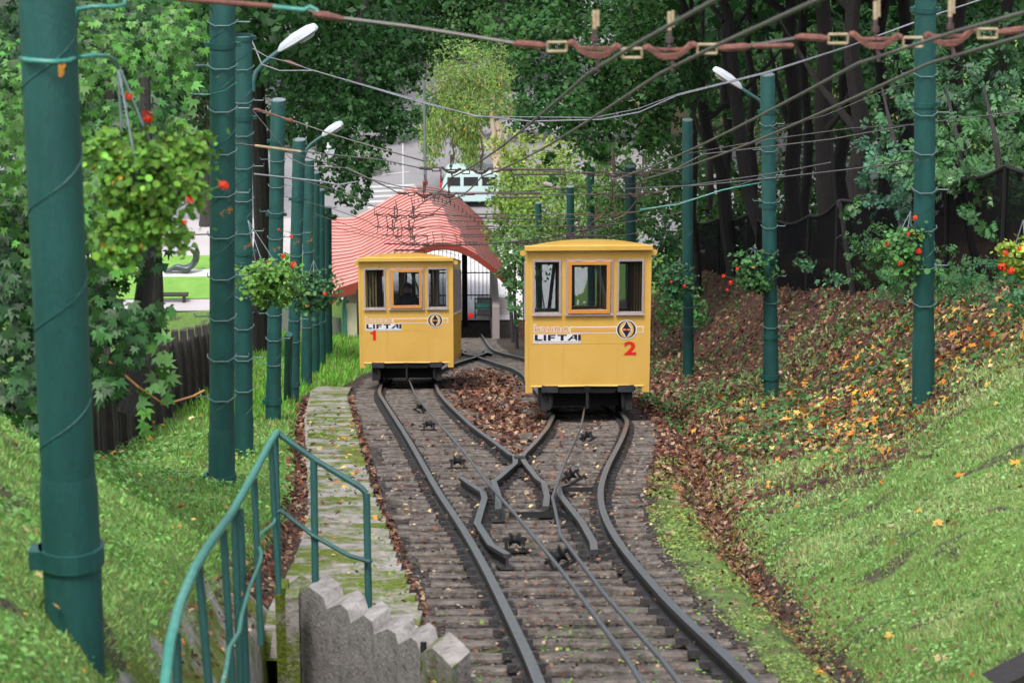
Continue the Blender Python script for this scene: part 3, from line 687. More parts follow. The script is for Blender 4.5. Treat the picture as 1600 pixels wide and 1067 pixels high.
    blk(.015, [(0, 0), (.13, 0), (.13, .25), (.05, .25), (.05, 1), (0, 1)])
    blk(.165, [(0, 0), (.045, 0), (.045, 1), (0, 1)])
    blk(.240, [(0, 0), (.045, 0), (.045, .38), (.115, .38), (.115, .6), (.045, .6), (.045, .78), (.13, .78), (.13, 1), (0, 1)])
    blk(.400, [(0, .78), (.055, .78), (.055, 0), (.105, 0), (.105, .78), (.16, .78), (.16, 1), (0, 1)])
    blk(.565, [(0, 0), (.05, 0), (.075, .3), (.13, .3), (.15, 0), (.17, 0), (.17, 1), (.105, 1)])
    blk(.755, [(-.005, 0), (.04, 0), (.04, 1), (-.005, 1)])
    mb.build('lettering', M['navy'], o)
    mb = MB(); mb.prism([(0, 0), (.035, 0), (.018, .4*lh)], B(lx+.655, -.0095, lz+.45*lh), XV, UPV, -DV*.001); mb.build('letter_counter', M['white'], o)
    text('lettering', 'UŽDAROJI AKCINĖ BENDROVĖ', M['navy'], o, B(lx+.01, -.0075, height*.339), .024*k, .775, bold=.01)
    # striped band
    bz, bh = height*.4255, .115*k; b0, b1 = lx+.605, hw-.115
    mb = MB(); mb.box(B((b0+b1)/2, -.0035, bz), (b1-b0, .003, bh)); mb.build('stripe_border', M['white'] if num == 2 else M['white'], o)
    mb = MB(); mb.box(B((b0+b1)/2, -.0055, bz), (b1-b0-.03, .003, bh-.030)); mb.build('stripe', M['yellowfilm'], o)
    mb = MB(); mb.box(B((b0+b1)/2-.12, -.0075, bz-.004), (b1-b0-.30, .002, bh*.42)); mb.build('stripe_core', mat('stripe_orange', (.60, .32, .07), None, .4), o)
    # emblem: dark ring, white border, two dark arrowheads in a lens
    ec = (hw-.405, bz); er = .172*k
    def disc(r, yy, m, nm, sx=1.0, poly=None, pts=40):
        mb = MB(); pl = poly or [(r*sx*math.cos(2*PI*i/pts), r*math.sin(2*PI*i/pts)) for i in range(pts)]
        mb.prism(pl, B(ec[0], yy, ec[1]), XV, UPV, -DV*.0012); return mb.build(nm, m, o)
    disc(er, -.0095, M['white'], 'emblem'); disc(er*.90, -.0115, M['navy'], 'emblem_ring')
    lens = lambda wd, hh: [(wd*math.cos(a)*abs(math.cos(a))**.35, hh*math.sin(a)) for a in np.linspace(0, 2*PI, 36, endpoint=False)]
    disc(0, -.0135, M['yellow'], 'emblem_lens', poly=[(er*.70*math.cos(a), er*.84*math.sin(a)*(1 if abs(math.sin(a)) > .2 else .9)) for a in np.linspace(0, 2*PI, 36, endpoint=False)])
    disc(0, -.0155, M['white'], 'emblem_border', poly=[(0, er*.96), (er*.20, er*.55), (er*.54, er*.12), (er*.50, 0), (er*.54, -er*.12), (er*.20, -er*.55), (0, -er*.96), (-er*.20, -er*.55), (-er*.54, -er*.12), (-er*.50, 0), (-er*.54, er*.12), (-er*.20, er*.55)])
    disc(0, -.0175, M['orange'], 'emblem_slit', poly=[(er*.45, er*.1), (er*.45, -er*.1), (-er*.45, -er*.1), (-er*.45, er*.1)])
    disc(0, -.0195, M['navy'], 'arrowhead', poly=[(0, er*.86), (er*.16, er*.48), (er*.42, er*.10), (er*.12, er*.10), (0, er*.02), (-er*.12, er*.10), (-er*.42, er*.10), (-er*.16, er*.48)])
    disc(0, -.0195, M['navy'], 'arrowhead', poly=[(0, -er*.86), (-er*.16, -er*.48), (-er*.42, -er*.10), (-er*.12, -er*.10), (0, -er*.02), (er*.12, -er*.10), (er*.42, -er*.10), (er*.16, -er*.48)])
    if num == 2: text('number', '2', M['red'], o, B(ec[0]-.035, -.009, height*.248), .235*k, .205, bold=.03)
    else:
        mb = MB(); u_ = .235*k; mb.prism([(.06, 0), (.125, 0), (.125, u_), (.075, u_), (.06, u_*.86), (.0, u_*.76), (.0, u_*.60), (.06, u_*.64)], B(lx+.10, -.007, height*.245), XV, UPV, -DV*.001); mb.build('number', M['red'], o)
    if num == 1:
        pass
    return o, B
M['beamgrey'] = mat('beam_grey', (.022, .024, .03), (.035, .037, .045), .45, 8)  # grey lowered along with the iron, holding the shade below the cars
c2, B2 = car(2, 2.395, 48.0, 2.12, 2.56, .43, 'nearer yellow funicular car with a red number 2 on the right track')
c1, B1 = car(1, -.896, 63.1, 2.10, 2.52, .42, 'farther yellow funicular car with a red number 1 on the left track', True)
# the operator in car 1
def skin_body(name, verts, edges, radii, m, parent, root=0, sub=1):
    me = bpy.data.meshes.new(name); off = rootloc(parent)
    me.from_pydata([tuple(np.array(v)-off) for v in verts], edges, [])
    o = link(name, me, m, parent); md = o.modifiers.new('skin', 'SKIN')
    for i, r in enumerate(radii):
        rr = r if hasattr(r, '__len__') else (r, r); me.skin_vertices[0].data[i].radius = rr
        me.skin_vertices[0].data[i].use_root = (i == root)
    md.use_smooth_shade = True; sb = o.modifiers.new('sub', 'SUBSURF'); sb.levels = sb.render_levels = sub; return o
def person_at(B, x, y, z, label):
    o = thing('person', B(x, y, z), label, 'person'); q = lambda a, b, c: B(x+a, y+b, z+c)
    v = [q(0, 0, .92), q(0, 0, 1.12), q(0, .01, 1.32), q(0, .02, 1.46), q(0, .01, 1.53), q(0, 0, 1.62), q(0, 0, 1.74),
         q(-.20, .02, 1.42), q(-.27, -.02, 1.15), q(-.18, -.22, 1.00), q(-.08, -.30, 1.03), q(.20, .02, 1.42), q(.27, -.02, 1.15), q(.18, -.22, 1.00), q(.08, -.30, 1.03),
         q(-.10, 0, .86), q(-.11, -.02, .48), q(-.11, .02, .08), q(-.11, -.12, .04), q(.10, 0, .86), q(.11, -.02, .48), q(.11, .02, .08), q(.11, -.12, .04)]
    e = [(0,1),(1,2),(2,3),(3,4),(4,5),(5,6),(3,7),(7,8),(8,9),(9,10),(3,11),(11,12),(12,13),(13,14),(0,15),(15,16),(16,17),(17,18),(0,19),(19,20),(20,21),(21,22)]
    r = [(.17,.12),(.17,.12),(.20,.13),(.13,.09),(.06,.06),(.085,.10),(.07,.085),(.08,.08),(.06,.06),(.045,.045),(.04,.03),(.08,.08),(.06,.06),(.045,.045),(.04,.03),(.10,.10),(.07,.07),(.05,.05),(.04,.03),(.10,.10),(.07,.07),(.05,.05),(.04,.03)]
    skin_body('body', v, e, r, M['jacket'], o)
    mb = MB(); mb.lathe([(.02, -.09), (.075, -.07), (.092, 0), (.088, .05), (.05, .085), (0, .09)], q(0, -.012, 1.665), 16); mb.build('face', M['skin'], o, True)
    mb = MB(); mb.lathe([(.10, -.02), (.102, .03), (.09, .08), (.05, .115), (0, .12)], q(0, .012, 1.68), 16); mb.prism([(-.08, 0), (.08, 0), (.06, .10), (-.06, .10)], q(0, -.07, 1.68), XV, -DV, UPV*.015); mb.build('cap', M['hair'], o, True)
    for sx in (-.035, .035):
        mb = MB(); mb.lathe([(0, -.012), (.012, 0), (0, .012)], q(sx, -.098, 1.67), 8); mb.build('eye', M['hair'], o)
    mb = MB(); mb.tube([q(0, -.10, 1.675), q(0, -.122, 1.645), q(0, -.10, 1.635)], .012, 6); mb.build('nose', M['skin'], o)
    for sx in (-1, 1):                                             # hands resting on the desk
        for k in range(5):
            bx = sx*(.075-.018*k) if k < 4 else sx*.10; mb = MB()
            ln = (.075, .085, .08, .065, .055)[k]; yy = -.33 if k < 4 else -.30
            mb.tube([q(bx, yy+.03, 1.03), q(bx, yy-ln*.4, 1.045), q(bx-sx*(.02 if k == 4 else 0), yy-ln*.8, 1.025)], [.012, .011, .008], 6); mb.build('finger', M['skin'], o, True)
    return o
person_at(B1, .0, 1.05, .15, 'dark clothed person standing in the middle window of the car numbered 1')

# ---------------------------------------------------------------- poles
VP = np.array([0, 0, 1.0])
def up_at(p0, top_px, D):                    # axis of a nearly upright post that leans a little across
    return None
TOPY = {}
def solve_h(by, D, ty):
    N0 = HC-(by-440)*D/F; lo, hi = .5, 12.
    for _ in range(40):
        h = (lo+hi)/2; y = 440-(N0+h*math.cos(A)-HC)*F/(D-h*math.sin(A))
        if y > ty: lo = h
        else: hi = h
    return lo
def pole(bx, by, D, tx, h, dia, label, rungs=0, collar=.25, flare=True, m='green', side=1, bands=(), cut=True):
    """foot sighted at (bx, by); its top h metres up is sighted at column tx"""
    if h > 20: h = solve_h(by, D, h)
    base = P(bx, by, D); Dt = D - h*math.sin(A)
    top = base + np.array([0, 0, h]); top[0] = XS(tx, Dt)
    ax = (top-base)/np.linalg.norm(top-base); o = thing('overhead_line_pole', base, label, 'pole', 'green steel poles along the line')
    r = dia/2; foot = base - ax*.9; sl = .85
    mb = MB(); mb.tube([base+ax*sl*.98, base+ax*sl*1.0, top-ax*.012, top], [r, r, r, r*.97], 20); mb.build('shaft', M[m], o, True)
    mb = MB(); mb.tube([foot, base+ax*(sl-.10), base+ax*sl], [r*1.09, r*1.09, r*1.0], 20); mb.build('sleeve', M[m], o, True)
    mb = MB(); mb.lathe([(0, .0), (r*1.02, 0), (r*1.02, -.02), (r*.9, -.02)], top+ax*.004, 20); mb.build('cap', M['galv'], o)
    # weld seam winding up the spiral-welded tube
    mb = MB(); n = int(h*26); pts = []
    for i in range(n): 
        a = i/n*h*9.5+len(label) % 6; pts.append(base+ax*(sl+(h-sl)*i/n)+np.array([math.cos(a), math.sin(a), 0])*(r+.001))
    mb.tube(pts, .0045, 4); mb.build('weld_seam', M[m], o)
    if collar:
        c = base+ax*float(collar)
        mb = MB(); mb.lathe([(r*1.09, -.045), (r*1.22, -.045), (r*1.22, .045), (r*1.09, .045)], c, 20); mb.box(c+np.array([-r*1.25, -.03, 0]), (.06, .10, .09)); mb.build('collar', M[m], o)
    for hb in bands:
        c = base+ax*hb; mb = MB(); mb.lathe([(r, -.028), (r+.012, -.028), (r+.012, .028), (r, .028)], c, 20)
        mb.box(c+np.array([-r-.03, -.02, 0]), (.05, .035, .05)); mb.box(c+np.array([r+.03, -.02, 0]), (.05, .035, .05)); mb.build('band', M[m], o)
    for k in range(rungs):                                         # climbing irons strapped round the shaft
        c = base+ax*(sl+.35+k*.46)
        if c[2] > top[2]-.1: break
        s_ = side if k % 2 else -side
        mb = MB(); mb.tube([c+np.array([-(r+.02), .02, .015]), c+np.array([-(r+.015), -r*.55, .012]), c+np.array([-r*.55, -r-.014, -.012]), c+np.array([r*.55, -r-.014, -.012]), c+np.array([r+.015, -r*.55, .012]), c+np.array([r+.02, .02, .015])], .0075, 5)
        if rungs > 5: mb.tube([c+np.array([s_*r, -.02, 0]), c+np.array([s_*(r+.15), -.03, .0]), c+np.array([s_*(r+.16), -.03, .035])], .008, 5)
        mb.build('climbing_iron', M['iron'], o)
    return o, base, top, ax
pp = {}
pp['a'] = pole(113, 1000, 13, 52, 5.2, .245, 'thick green pole nearest on the left, rust spots and a bolted sleeve at the foot', 0, collar=.45)
pp['b'] = pole(343, 775, 31, 357, 8.2, .268, 'tall green pole with many climbing irons, second from the left, cut by the picture top', 14, bands=(5.1, 5.9, 6.7))
pp['c'] = pole(378, 728, 39.8, 383, 60, .25, 'green pole directly behind the tall one on the left, carrying the first street lamp', 11, bands=(3.2, 5.1, 6.2))
pp['d'] = pole(424, 665, 49.5, 437, 155, .25, 'flat topped green pole behind the hanging basket on the left', 9, collar=.5, bands=(3.9, 5.2))
pp['e'] = pole(455, 615, 58, 469, 217, .25, 'green pole with the small second lamp, left of car 1', 6, bands=(4.2,))
pp['f'] = pole(477, 583, 66, 484, 248, .24, 'dark green pole closely behind the second lamp pole', 5, collar=False)
pp['g'] = pole(490, 571, 73, 493, 268, .24, 'darkest green pole in the left row, before the thin last one', 4, collar=False, m='green2')
pp['g2'] = pole(500, 562, 79, 501, 295, .24, 'thin dark green pole half hidden, next to last of the left row', 3, collar=False, m='green2')
pp['h'] = pole(512, 541, 92, 513, 322, .23, 'last thin green pole of the left row by the red roof', 3, collar=False)
mb = MB(); mb.tube([P(447, 622, 57.4), P(450, 520, 56.2)], .08, 12); tag(mb.build('short_post', M['green2']), 'short green post leaning against the foot of the lamp pole left of car 1', 'post')
pp['r1'] = pole(1443, 628, 33.3, 1453, 7.2, .245, 'tall green pole on the leafy bank, nearest on the right', 7, collar=False, bands=(3.6, 4.7, 5.6), cut=False)
pp['r2'] = pole(1204, 612, 50, 1201, 120, .25, 'green pole with lamp and flower basket, second on the right bank', 9, bands=(1.0, 3.4, 5.1), m='green', side=-1)
pp['r3'] = pole(1074, 588, 64.5, 1075, 190, .235, 'slim green pole right of car 2, third on the right', 4, collar=False, bands=(1.1, 4.6), m='green2')
pp['r4'] = pole(985, 560, 80, 985, 262, .31, 'dark green pole rising behind the right end of the roof of car 2', 3, collar=False, m='green2')
pp['r5'] = pole(923, 545, 95, 923, 262, .25, 'rusty thin pole among the wires behind the middle of car 2', 2, collar=False, m='green2')
pp['r6'] = pole(891, 540, 98, 891, 293, .27, 'dark green pole with a small lamp behind the left half of car 2', 2, collar=False, m='green2')
pp['r7'] = pole(841, 535, 106, 841, 318, .24, 'bright green stub pole before the shrubs left behind car 2', 0, collar=False)
def lamp(pts, D, r, hl, hw_, label, dark=False, tip=None):
    """arm path in sights at D, then the head from the arm's end to tip"""
    o = thing('street_lamp', P(*pts[0], D), label, 'street lamp', 'street lamps on the green poles')
    pw = [P(x, y, D-.15) for x, y in pts]; mb = MB(); mb.tube(pw, r, 8); mb.tube([pw[0], P(pts[0][0]-8*F/D/400 if tip[0] > pts[0][0] else pts[0][0]+6, pts[0][1], D)], r*.6, 6); mb.build('arm', M['green'] if not dark else M['green2'], o, True)
    a = pw[-1]; b_ = P(*tip, D-.35); d = b_-a; ln = np.linalg.norm(d); d /= ln; u = np.cross(d, [0, -1, 0]); u /= np.linalg.norm(u); u = u if u[2] > 0 else -u; v = np.cross(d, u)
    prof_ = [(0, .25), (.12, .7), (.45, 1.0), (.8, .95), (.97, .7), (1.0, .35)]
    vs = []; n = 10
    for q, s_ in prof_:
        for j in range(n):
            an = 2*PI*j/n; hh = math.sin(an); vs.append(a+d*ln*q+u*(hh*hw_*.42*s_ if hh > 0 else hh*hw_*.16*s_)+v*math.cos(an)*hw_*.5*s_)
    mb = MB(); mb.add(vs, [(i*n+j, i*n+(j+1) % n, (i+1)*n+(j+1) % n, (i+1)*n+j) for i in range(len(prof_)-1) for j in range(n)] + [tuple(range(n))[::-1], tuple((len(prof_)-1)*n+j for j in range(n))])
    mb.build('lamp_head', M['lamp'] if not dark else M['winframe'], o, True)
    vs2 = [a+d*ln*q+u*(-hw_*.16*s_-hw_*.12*s_)*(1 if 0 else 1)+v*c_*hw_*.36*s_ for q, s_ in ((.5, .8), (.72, 1), (.92, .7)) for c_ in (-1, 1)]
    mb = MB(); cc = a+d*ln*.68-u*hw_*.18; mb.lathe([(0, -.03), (hw_*.3, -.02), (hw_*.36, .03)], cc, 10, [d*1.5, v, u]); mb.build('lamp_glass', M['lampglass'], o, True)
lamp([(398, 142), (398, 128), (403, 112), (415, 98), (438, 80)], 39.6, .035, .6, .27, 'white street lamp high on the left on a curved green arm', tip=(499, 43))
lamp([(476, 246), (480, 233), (488, 224), (505, 212)], 57.8, .035, .5, .26, 'small white street lamp left of the red roof', tip=(537, 193))
lamp([(1197, 206), (1197, 176), (1188, 160), (1160, 142)], 50, .03, .6, .26, 'white street lamp reaching left from the right bank pole before dark trunks', tip=(1116, 112))
lamp([(984, 282), (975, 270), (957, 258)], 80, .03, .5, .26, 'grey lamp head behind the wires right of the shrubs', True, tip=(929, 245))
lamp([(888, 318), (885, 306), (876, 296)], 98, .03, .5, .24, 'small dark lamp head hanging over the sunlit shrubs behind car 2', True, tip=(849, 288))
o = thing('floodlight', P(516, 225, 57.5), 'tiny white floodlight hanging under the second lamp on the left', 'floodlight')
mb = MB(); mb.prism([(-.11, .0), (.11, .02), (.08, -.10), (.0, -.17), (-.05, -.10)], P(516, 234, 57.5), XV, UPV, DV*.12); mb.build('lamp_housing', M['lamp'], o)
mb = MB(); mb.tube([P(513, 236, 57.5), P(514, 222, 57.5)], .02, 6); mb.lathe([(0, 0), (.06, 0), (0, .05)], P(515, 229, 57.5), 8); mb.build('bracket', M['lamp'], o)

# ---------------------------------------------------------------- overhead wires
def wire(name, pts, r, m, label, cat='wire', group=None, parent=None, sub=1):
    mb = MB(); mb.tube(pts, r, 6); o = smooth(mb.build(name, m, parent))
    if parent is None: tag(o, label, cat, group)
    return o
def pxp(pts, D): return [P(x, y, D if not isinstance(D, (list, tuple)) else D[0]+(D[1]-D[0])*(x-pts[0][0])/(pts[-1][0]-pts[0][0])) for x, y in pts]
SPAN_S = [13.5, 34, 40.6, 53, 62, 70, 80]
LC = [(6,1.33,3.30),(13.5,.91,3.415),(34,.26,3.65),(40.6,-.12,3.56),(53,-.77,3.55),(62,-.98,3.5),(70,-1.0,3.45),(80,-.7,3.4),(95,.2,3.4),(112,.7,3.4)]
RC = [(6,2.95,3.36),(11,2.46,3.43),(13.5,2.24,3.46),(34,2.2,3.6),(40.6,2.58,3.54),(53,3.0,3.55),(62,3.1,3.5),(70,2.9,3.45),(80,2.3,3.4),(95,1.6,3.4),(112,1.2,3.4)]
def at_s(tab, s): return [np.interp(s, [q[0] for q in tab], [q[i] for q in tab]) for i in (1, 2)]
for tab, side_, nm in ((LC, 'left', 1), (RC, 'right', 2)):
    for dx, wh in ((-.18, 'left'), (.18, 'right')):
        pts = []
        for s_ in np.arange(6, 112.1, 2.0):
            x, n = at_s(tab, s_); k = np.interp(s_, SPAN_S, range(len(SPAN_S))); sag = -.06*math.sin(PI*(k % 1)) if s_ > 13 else 0
            pts.append(W(x+dx, s_, n+sag-.09))
        wire('contact_wire', pts, .0085, M['wire'], '%s wire of the %s pair of sloping contact wires over the %s track' % (wh, side_, side_), 'contact wire', 'contact wires running down the line')
def loopins(mb, c, w_, h_):                  # rectangular strain insulator: lying frame of round bars
    for a, b_ in (((-w_, h_), (w_, h_)), ((-w_, -h_), (w_, -h_))): mb.tube([c+np.array([a[0], 0, a[1]]), c+np.array([b_[0], 0, b_[1]])], h_*.36, 7)
    for sx in (-1, 1): mb.tube([c+np.array([sx*w_, 0, -h_]), c+np.array([sx*w_, 0, h_])], h_*.3, 7)
def chain(o, S, N_at, xs0, xs1, near):
    """insulator chain of one pair of wires between the two columns of the span"""
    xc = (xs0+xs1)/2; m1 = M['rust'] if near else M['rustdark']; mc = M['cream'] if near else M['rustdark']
    q = lambda x, dn=0: W(x, S, N_at(x)+dn)
    for k, x in enumerate((xc-.36, xc, xc+.36)):
        mb = MB(); loopins(mb, q(x), .046, .022); mb.build('strain_insulator', mc, o, True)
    for x in (xc-.18, xc+.18):
        mb = MB()
        pts = [q(x-.105, .03), q(x-.07, .0), q(x-.035, -.022), q(x+.035, -.022), q(x+.07, .0), q(x+.105, .03)]
        for a, b_ in zip(pts[:-1], pts[1:]):
            d = b_-a; ln = np.linalg.norm(d); d = d/ln; mb.box((a+b_)/2, (ln*1.04, .04, .026), [d, np.cross([0, 0, 1.], d)/1.0, np.cross(d, np.cross([0, 0, 1.], d))])
        mb.tube([q(x-.125, .02), q(x-.10, .03)], .016, 8); mb.tube([q(x+.10, .03), q(x+.125, .02)], .016, 8)
        mb.box(q(x, .01), (.16, .02, .012)); mb.build('hanger_bracket', m1, o)
        mb = MB(); mb.tube([q(x, .0), q(x, .10)], .011, 6); mb.tube([q(x, .04), q(x, .07)], .019, 8); mb.tube([q(x+.004, -.03), q(x+.018, -.075), q(x+.014, -.10)], .011, 6); mb.build('suspension_pin', M['rustdark'], o)
        mb = MB(); mb.tube([q(x, .10), q(x, .19)], .011, 8); mb.tube([q(x+.017, .115), q(x+.017, .195)], .008, 6); mb.build('rod_insulator', mc, o, True)
    for x0, x1 in ((xs0-.02, xs0+.14), (xs1-.14, xs1+.02)):
        mb = MB(); mb.tube([q(x0), q(x0+.03), q(x1-.03), q(x1)], [.010, .018, .019, .010], 8); mb.build('shackle', m1, o, True)
def span(S, left, right, label, near=False, r=.008):
    """left/right: sighted polylines of the wire outside the chains (in order, left to right)"""
    o = thing('catenary_span', W(.9, S, 3.5), label, 'overhead wire span', 'cross spans carrying the contact wires')
    lx, ln = at_s(LC, S); rx, rn = at_s(RC, S)
    sag = lambda x: float(np.interp(x, [lx-.55, lx, lx+.55, (lx+rx)/2, rx-.55, rx, rx+.55], [ln+.02, ln-.03, ln, (ln+rn)/2-.02, rn, rn-.03, rn+.03]))
    chain(o, S, sag, lx-.56, lx+.54, near); chain(o, S, sag, rx-.54, rx+.56, near)
    pl = [P(x, y, S) for x, y in left] + [W(lx-.56, S, sag(lx-.56))]
    pr = [W(rx+.56, S, sag(rx+.56))] + [P(x, y, S) for x, y in right]
    mb = MB(); mb.tube(pl, r, 6); mb.build('cable', M['wire'] if near else M['wiredark'], o, True)
    mb = MB(); mb.tube(pr, r, 6); mb.build('cable', M['wire'] if near else M['wiredark'], o, True)
    a, b_ = lx+.52, rx-.52
    if b_ > a+.1:
        mb = MB(); mb.tube([W(a, S, sag(a)), W(b_, S, sag(b_))], r, 6); mb.build('cable', M['wiredark'], o)
        mid = (a+b_)/2 if near else a+(b_-a)*.4; t_ = min(.22, (b_-a)*.35)
        mb = MB()
        if near: mb.tube([W(mid-t_*1.0, S, sag(mid)), W(mid-t_*.9, S, sag(mid)), W(mid+t_*.9, S, sag(mid)), W(mid+t_, S, sag(mid))], [.008, .014, .014, .008], 8)
        else:
            for dn in (-.03, .03): mb.tube([W(mid-t_*1.4, S, sag(mid)+dn), W(mid+t_*1.4, S, sag(mid)+dn)], .011, 6)
        mb.build('turnbuckle', M['rust'] if near else M['rustdark'], o, True)
    return o
span(13.5, [(95, -36), (280, -2), (365, 5), (488, 17), (500, 24), (640, 42), (720, 55)], [(1640, 40), (1800, 12)], 'rusty insulator chain crossing the top of the picture nearest the viewer', True, .009)
o = thing('bracket_arm', P(280, -2, 13.5), 'green and rusty pipe arm at the top left before the tall pole', 'bracket arm')
mb = MB(); mb.tube([P(278, -3, 13.45), P(340, 2, 13.45), P(430, 10, 13.45)], .0135, 8); mb.build('pipe', M['rust'], o, True)
mb = MB(); mb.tube([P(425, 10, 13.45), P(478, 16, 13.45), P(488, 11, 13.45), P(497, 16, 13.45), P(500, 24, 13.45)], .012, 8); mb.build('pipe_end', M['greenpale'], o, True)
mb = MB(); mb.tube([P(492, 22, 13.45), P(515, 25, 13.45), P(540, 30, 13.45)], [.016, .02, .01], 8); mb.build('shackle', M['rust'], o, True)
span(34, [(366, 222), (400, 226), (470, 235), (520, 241), (600, 250)], [(1100, 244), (1300, 222), (1431, 199), (1620, 178)], 'insulator chain from the tall left pole passing just above the teal van')
mb = MB(); mb.tube([P(400, 226, 33.9), P(472, 236, 33.9)], .017, 8); tag(mb.build('support_tube', M['cream']), 'pale pipe arm on the wire right of the tall left pole', 'pipe arm')
span(40.6, [(396, 170), (452, 186), (600, 235), (604, 262), (640, 288)][:1]+[(450, 236), (540, 262), (598, 288)], [(1050, 296), (1200, 276), (1300, 258)], 'insulator chain hanging before the hump of the red roof')
span(53, [(398, 270), (470, 280), (540, 300), (585, 322)], [(1000, 332), (1100, 310), (1195, 280)], 'insulator chain low before the left slope of the red roof')
span(62, [(445, 305), (520, 325), (575, 345)], [(975, 350), (1065, 335)], 'fifth insulator chain, just above the roof of car 1')
span(70, [(485, 330), (540, 350), (572, 362)], [(950, 372), (1000, 366)], 'sixth insulator chain, close above the roof of car 1')
span(80, [(515, 352), (560, 364)], [(900, 374), (980, 362)], 'farthest insulator chain before the station arch')
G1 = 'loose wires between the left and right poles'
wire('cable', pxp([(396, 62), (400, 70), (412, 100), (440, 110), (492, 110), (575, 135), (660, 161), (745, 182), (830, 191), (940, 189), (1000, 178), (1060, 152), (1200, 118), (1330, 77), (1460, 30), (1560, -2)], (39.2, 33)), .010, M['cablegrey'], 'thick grey twin cable swinging low across the upper picture to the tall right pole', 'cable', G1)
wire('cable', pxp([(398, 75), (420, 88), (455, 97), (492, 110), (600, 141), (745, 183), (930, 186), (1000, 172), (1060, 150), (1200, 116), (1350, 70), (1480, 24)], (39.0, 33)), .006, M['cablegrey'], 'thinner grey cable twisted along the thick one below the nearest lamp', 'cable', G1)
mb = MB(); mb.tube(pxp([(447, 94), (455, 97), (474, 104)], 39.1), [.01, .03, .012], 8); tag(mb.build('egg_insulator', M['rust']), 'rusty shackle on the thin cable under the nearest lamp', 'insulator')
wire('span_wire', pxp([(400, 171), (452, 185), (525, 211), (598, 233), (664, 252)], 39.5), .010, M['wire'], 'wire slanting down from the lamp pole to the chain above the van', 'wire', G1)
mb = MB(); mb.tube(pxp([(398, 170), (405, 170), (412, 173)], 39.5), .022, 6); mb.tube(pxp([(412, 172), (440, 182)], 39.5), .016, 6); mb.tube(pxp([(444, 184), (456, 187), (462, 190)], 39.5), [.012, .034, .012], 8); tag(mb.build('wire_anchor', M['rust']), 'rusty turnbuckle anchored on the lamp pole at the upper left', 'turnbuckle')
wire('span_wire', pxp([(442, 233), (455, 246), (480, 258), (545, 262), (600, 290), (640, 297), (700, 304)], 49), .009, M['wire'], 'wire hooking off the flat topped pole toward the red roof', 'wire', G1)
wire('span_wire', pxp([(398, 270), (440, 275), (500, 282), (530, 288), (560, 283)], 39.6), .012, M['cablegrey'], 'pale wire just below the small floodlight', 'wire', G1)
wire('span_wire', pxp([(1075, 243), (1200, 222), (1330, 205), (1425, 200)], 33.4), .006, M['wiredark'], 'thin wire between the middle and tall right poles', 'wire', G1)
wire('span_wire', pxp([(960, 298), (1100, 292), (1200, 283), (1320, 270), (1445, 255), (1460, 252)], 33), .008, M['wiredark'], 'dark wire ending on the tall right pole above the fence', 'wire', G1)
wire('span_wire', pxp([(1000, 330), (1060, 322), (1130, 300), (1200, 287)], 50), .014, M['greenpale'], 'pale green pipe arm reaching left from the basket pole', 'pipe arm', G1)
wire('span_wire', pxp([(1205, 205), (1290, 185), (1400, 140), (1446, 131)], 41), .006, M['wiredark'], 'faint wire behind the contact wires on the right', 'wire', G1)
wire('span_wire', pxp([(560, 318), (640, 330), (760, 342), (870, 345), (1000, 340)], 88), .012, M['wiredark'], 'dark wire drooping before the shrubs over the station', 'wire', G1)
wire('span_wire', pxp([(600, 380), (690, 384), (760, 382), (850, 374), (960, 352)], 84), .02, M['wiredark'], 'thick dark wire above the arch of the station', 'wire', G1)
wire('span_wire', pxp([(700, 345), (800, 348), (930, 342), (980, 330)], 92), .012, M['wiredark'], 'wire crossing the right slope of the red roof', 'wire', G1)
wire('span_wire', pxp([(545, 270), (620, 290), (720, 304), (850, 298), (960, 292), (1060, 285)], 76), .012, M['wiredark'], 'long thin wire crossing the hump of the red roof', 'wire', G1)
for k, (a, b_, ww) in enumerate([((1090, 0), (1180, -26), 'first'), ]):
    pass
for x, y in ((655, 262), (868, 265), (905, 232)):
    pass
def pick(x, y0, y1, D, lab):
    mb = MB(); mb.tube([P(x, y1, D), P(x+2, (y0+y1)/2, D), P(x-1, y0, D)], [.006, .014, .006], 6); tag(mb.build('hanging_rod', M['rustdark']), lab, 'rod', 'rods standing on the far wires')
pick(708, 222, 258, 33.8, 'rusty rod above the left wire of the van chain'); pick(753, 215, 262, 33.8, 'rusty rod above the right wire of the van chain')
pick(664, 272, 300, 40.4, 'rusty rod standing by the hump of the red roof'); pick(956, 225, 262, 33.8, 'rusty rod before the dark maple right of the shrubs'); pick(676, 362, 384, 84, 'left dark rod above the station arch'); pick(690, 364, 384, 84, 'middle dark rod above the station arch'); pick(712, 368, 384, 84, 'right dark rod above the station arch')
for k, (x, yt) in enumerate(((619, 312), (643, 305), (589, 330), (604, 336), (626, 340), (640, 345))):
    pick(x, yt, yt+34, 53+k*3, '%s thin rod crowding before the left slope of the red roof' % ('first', 'second', 'third', 'fourth', 'fifth', 'last')[k])
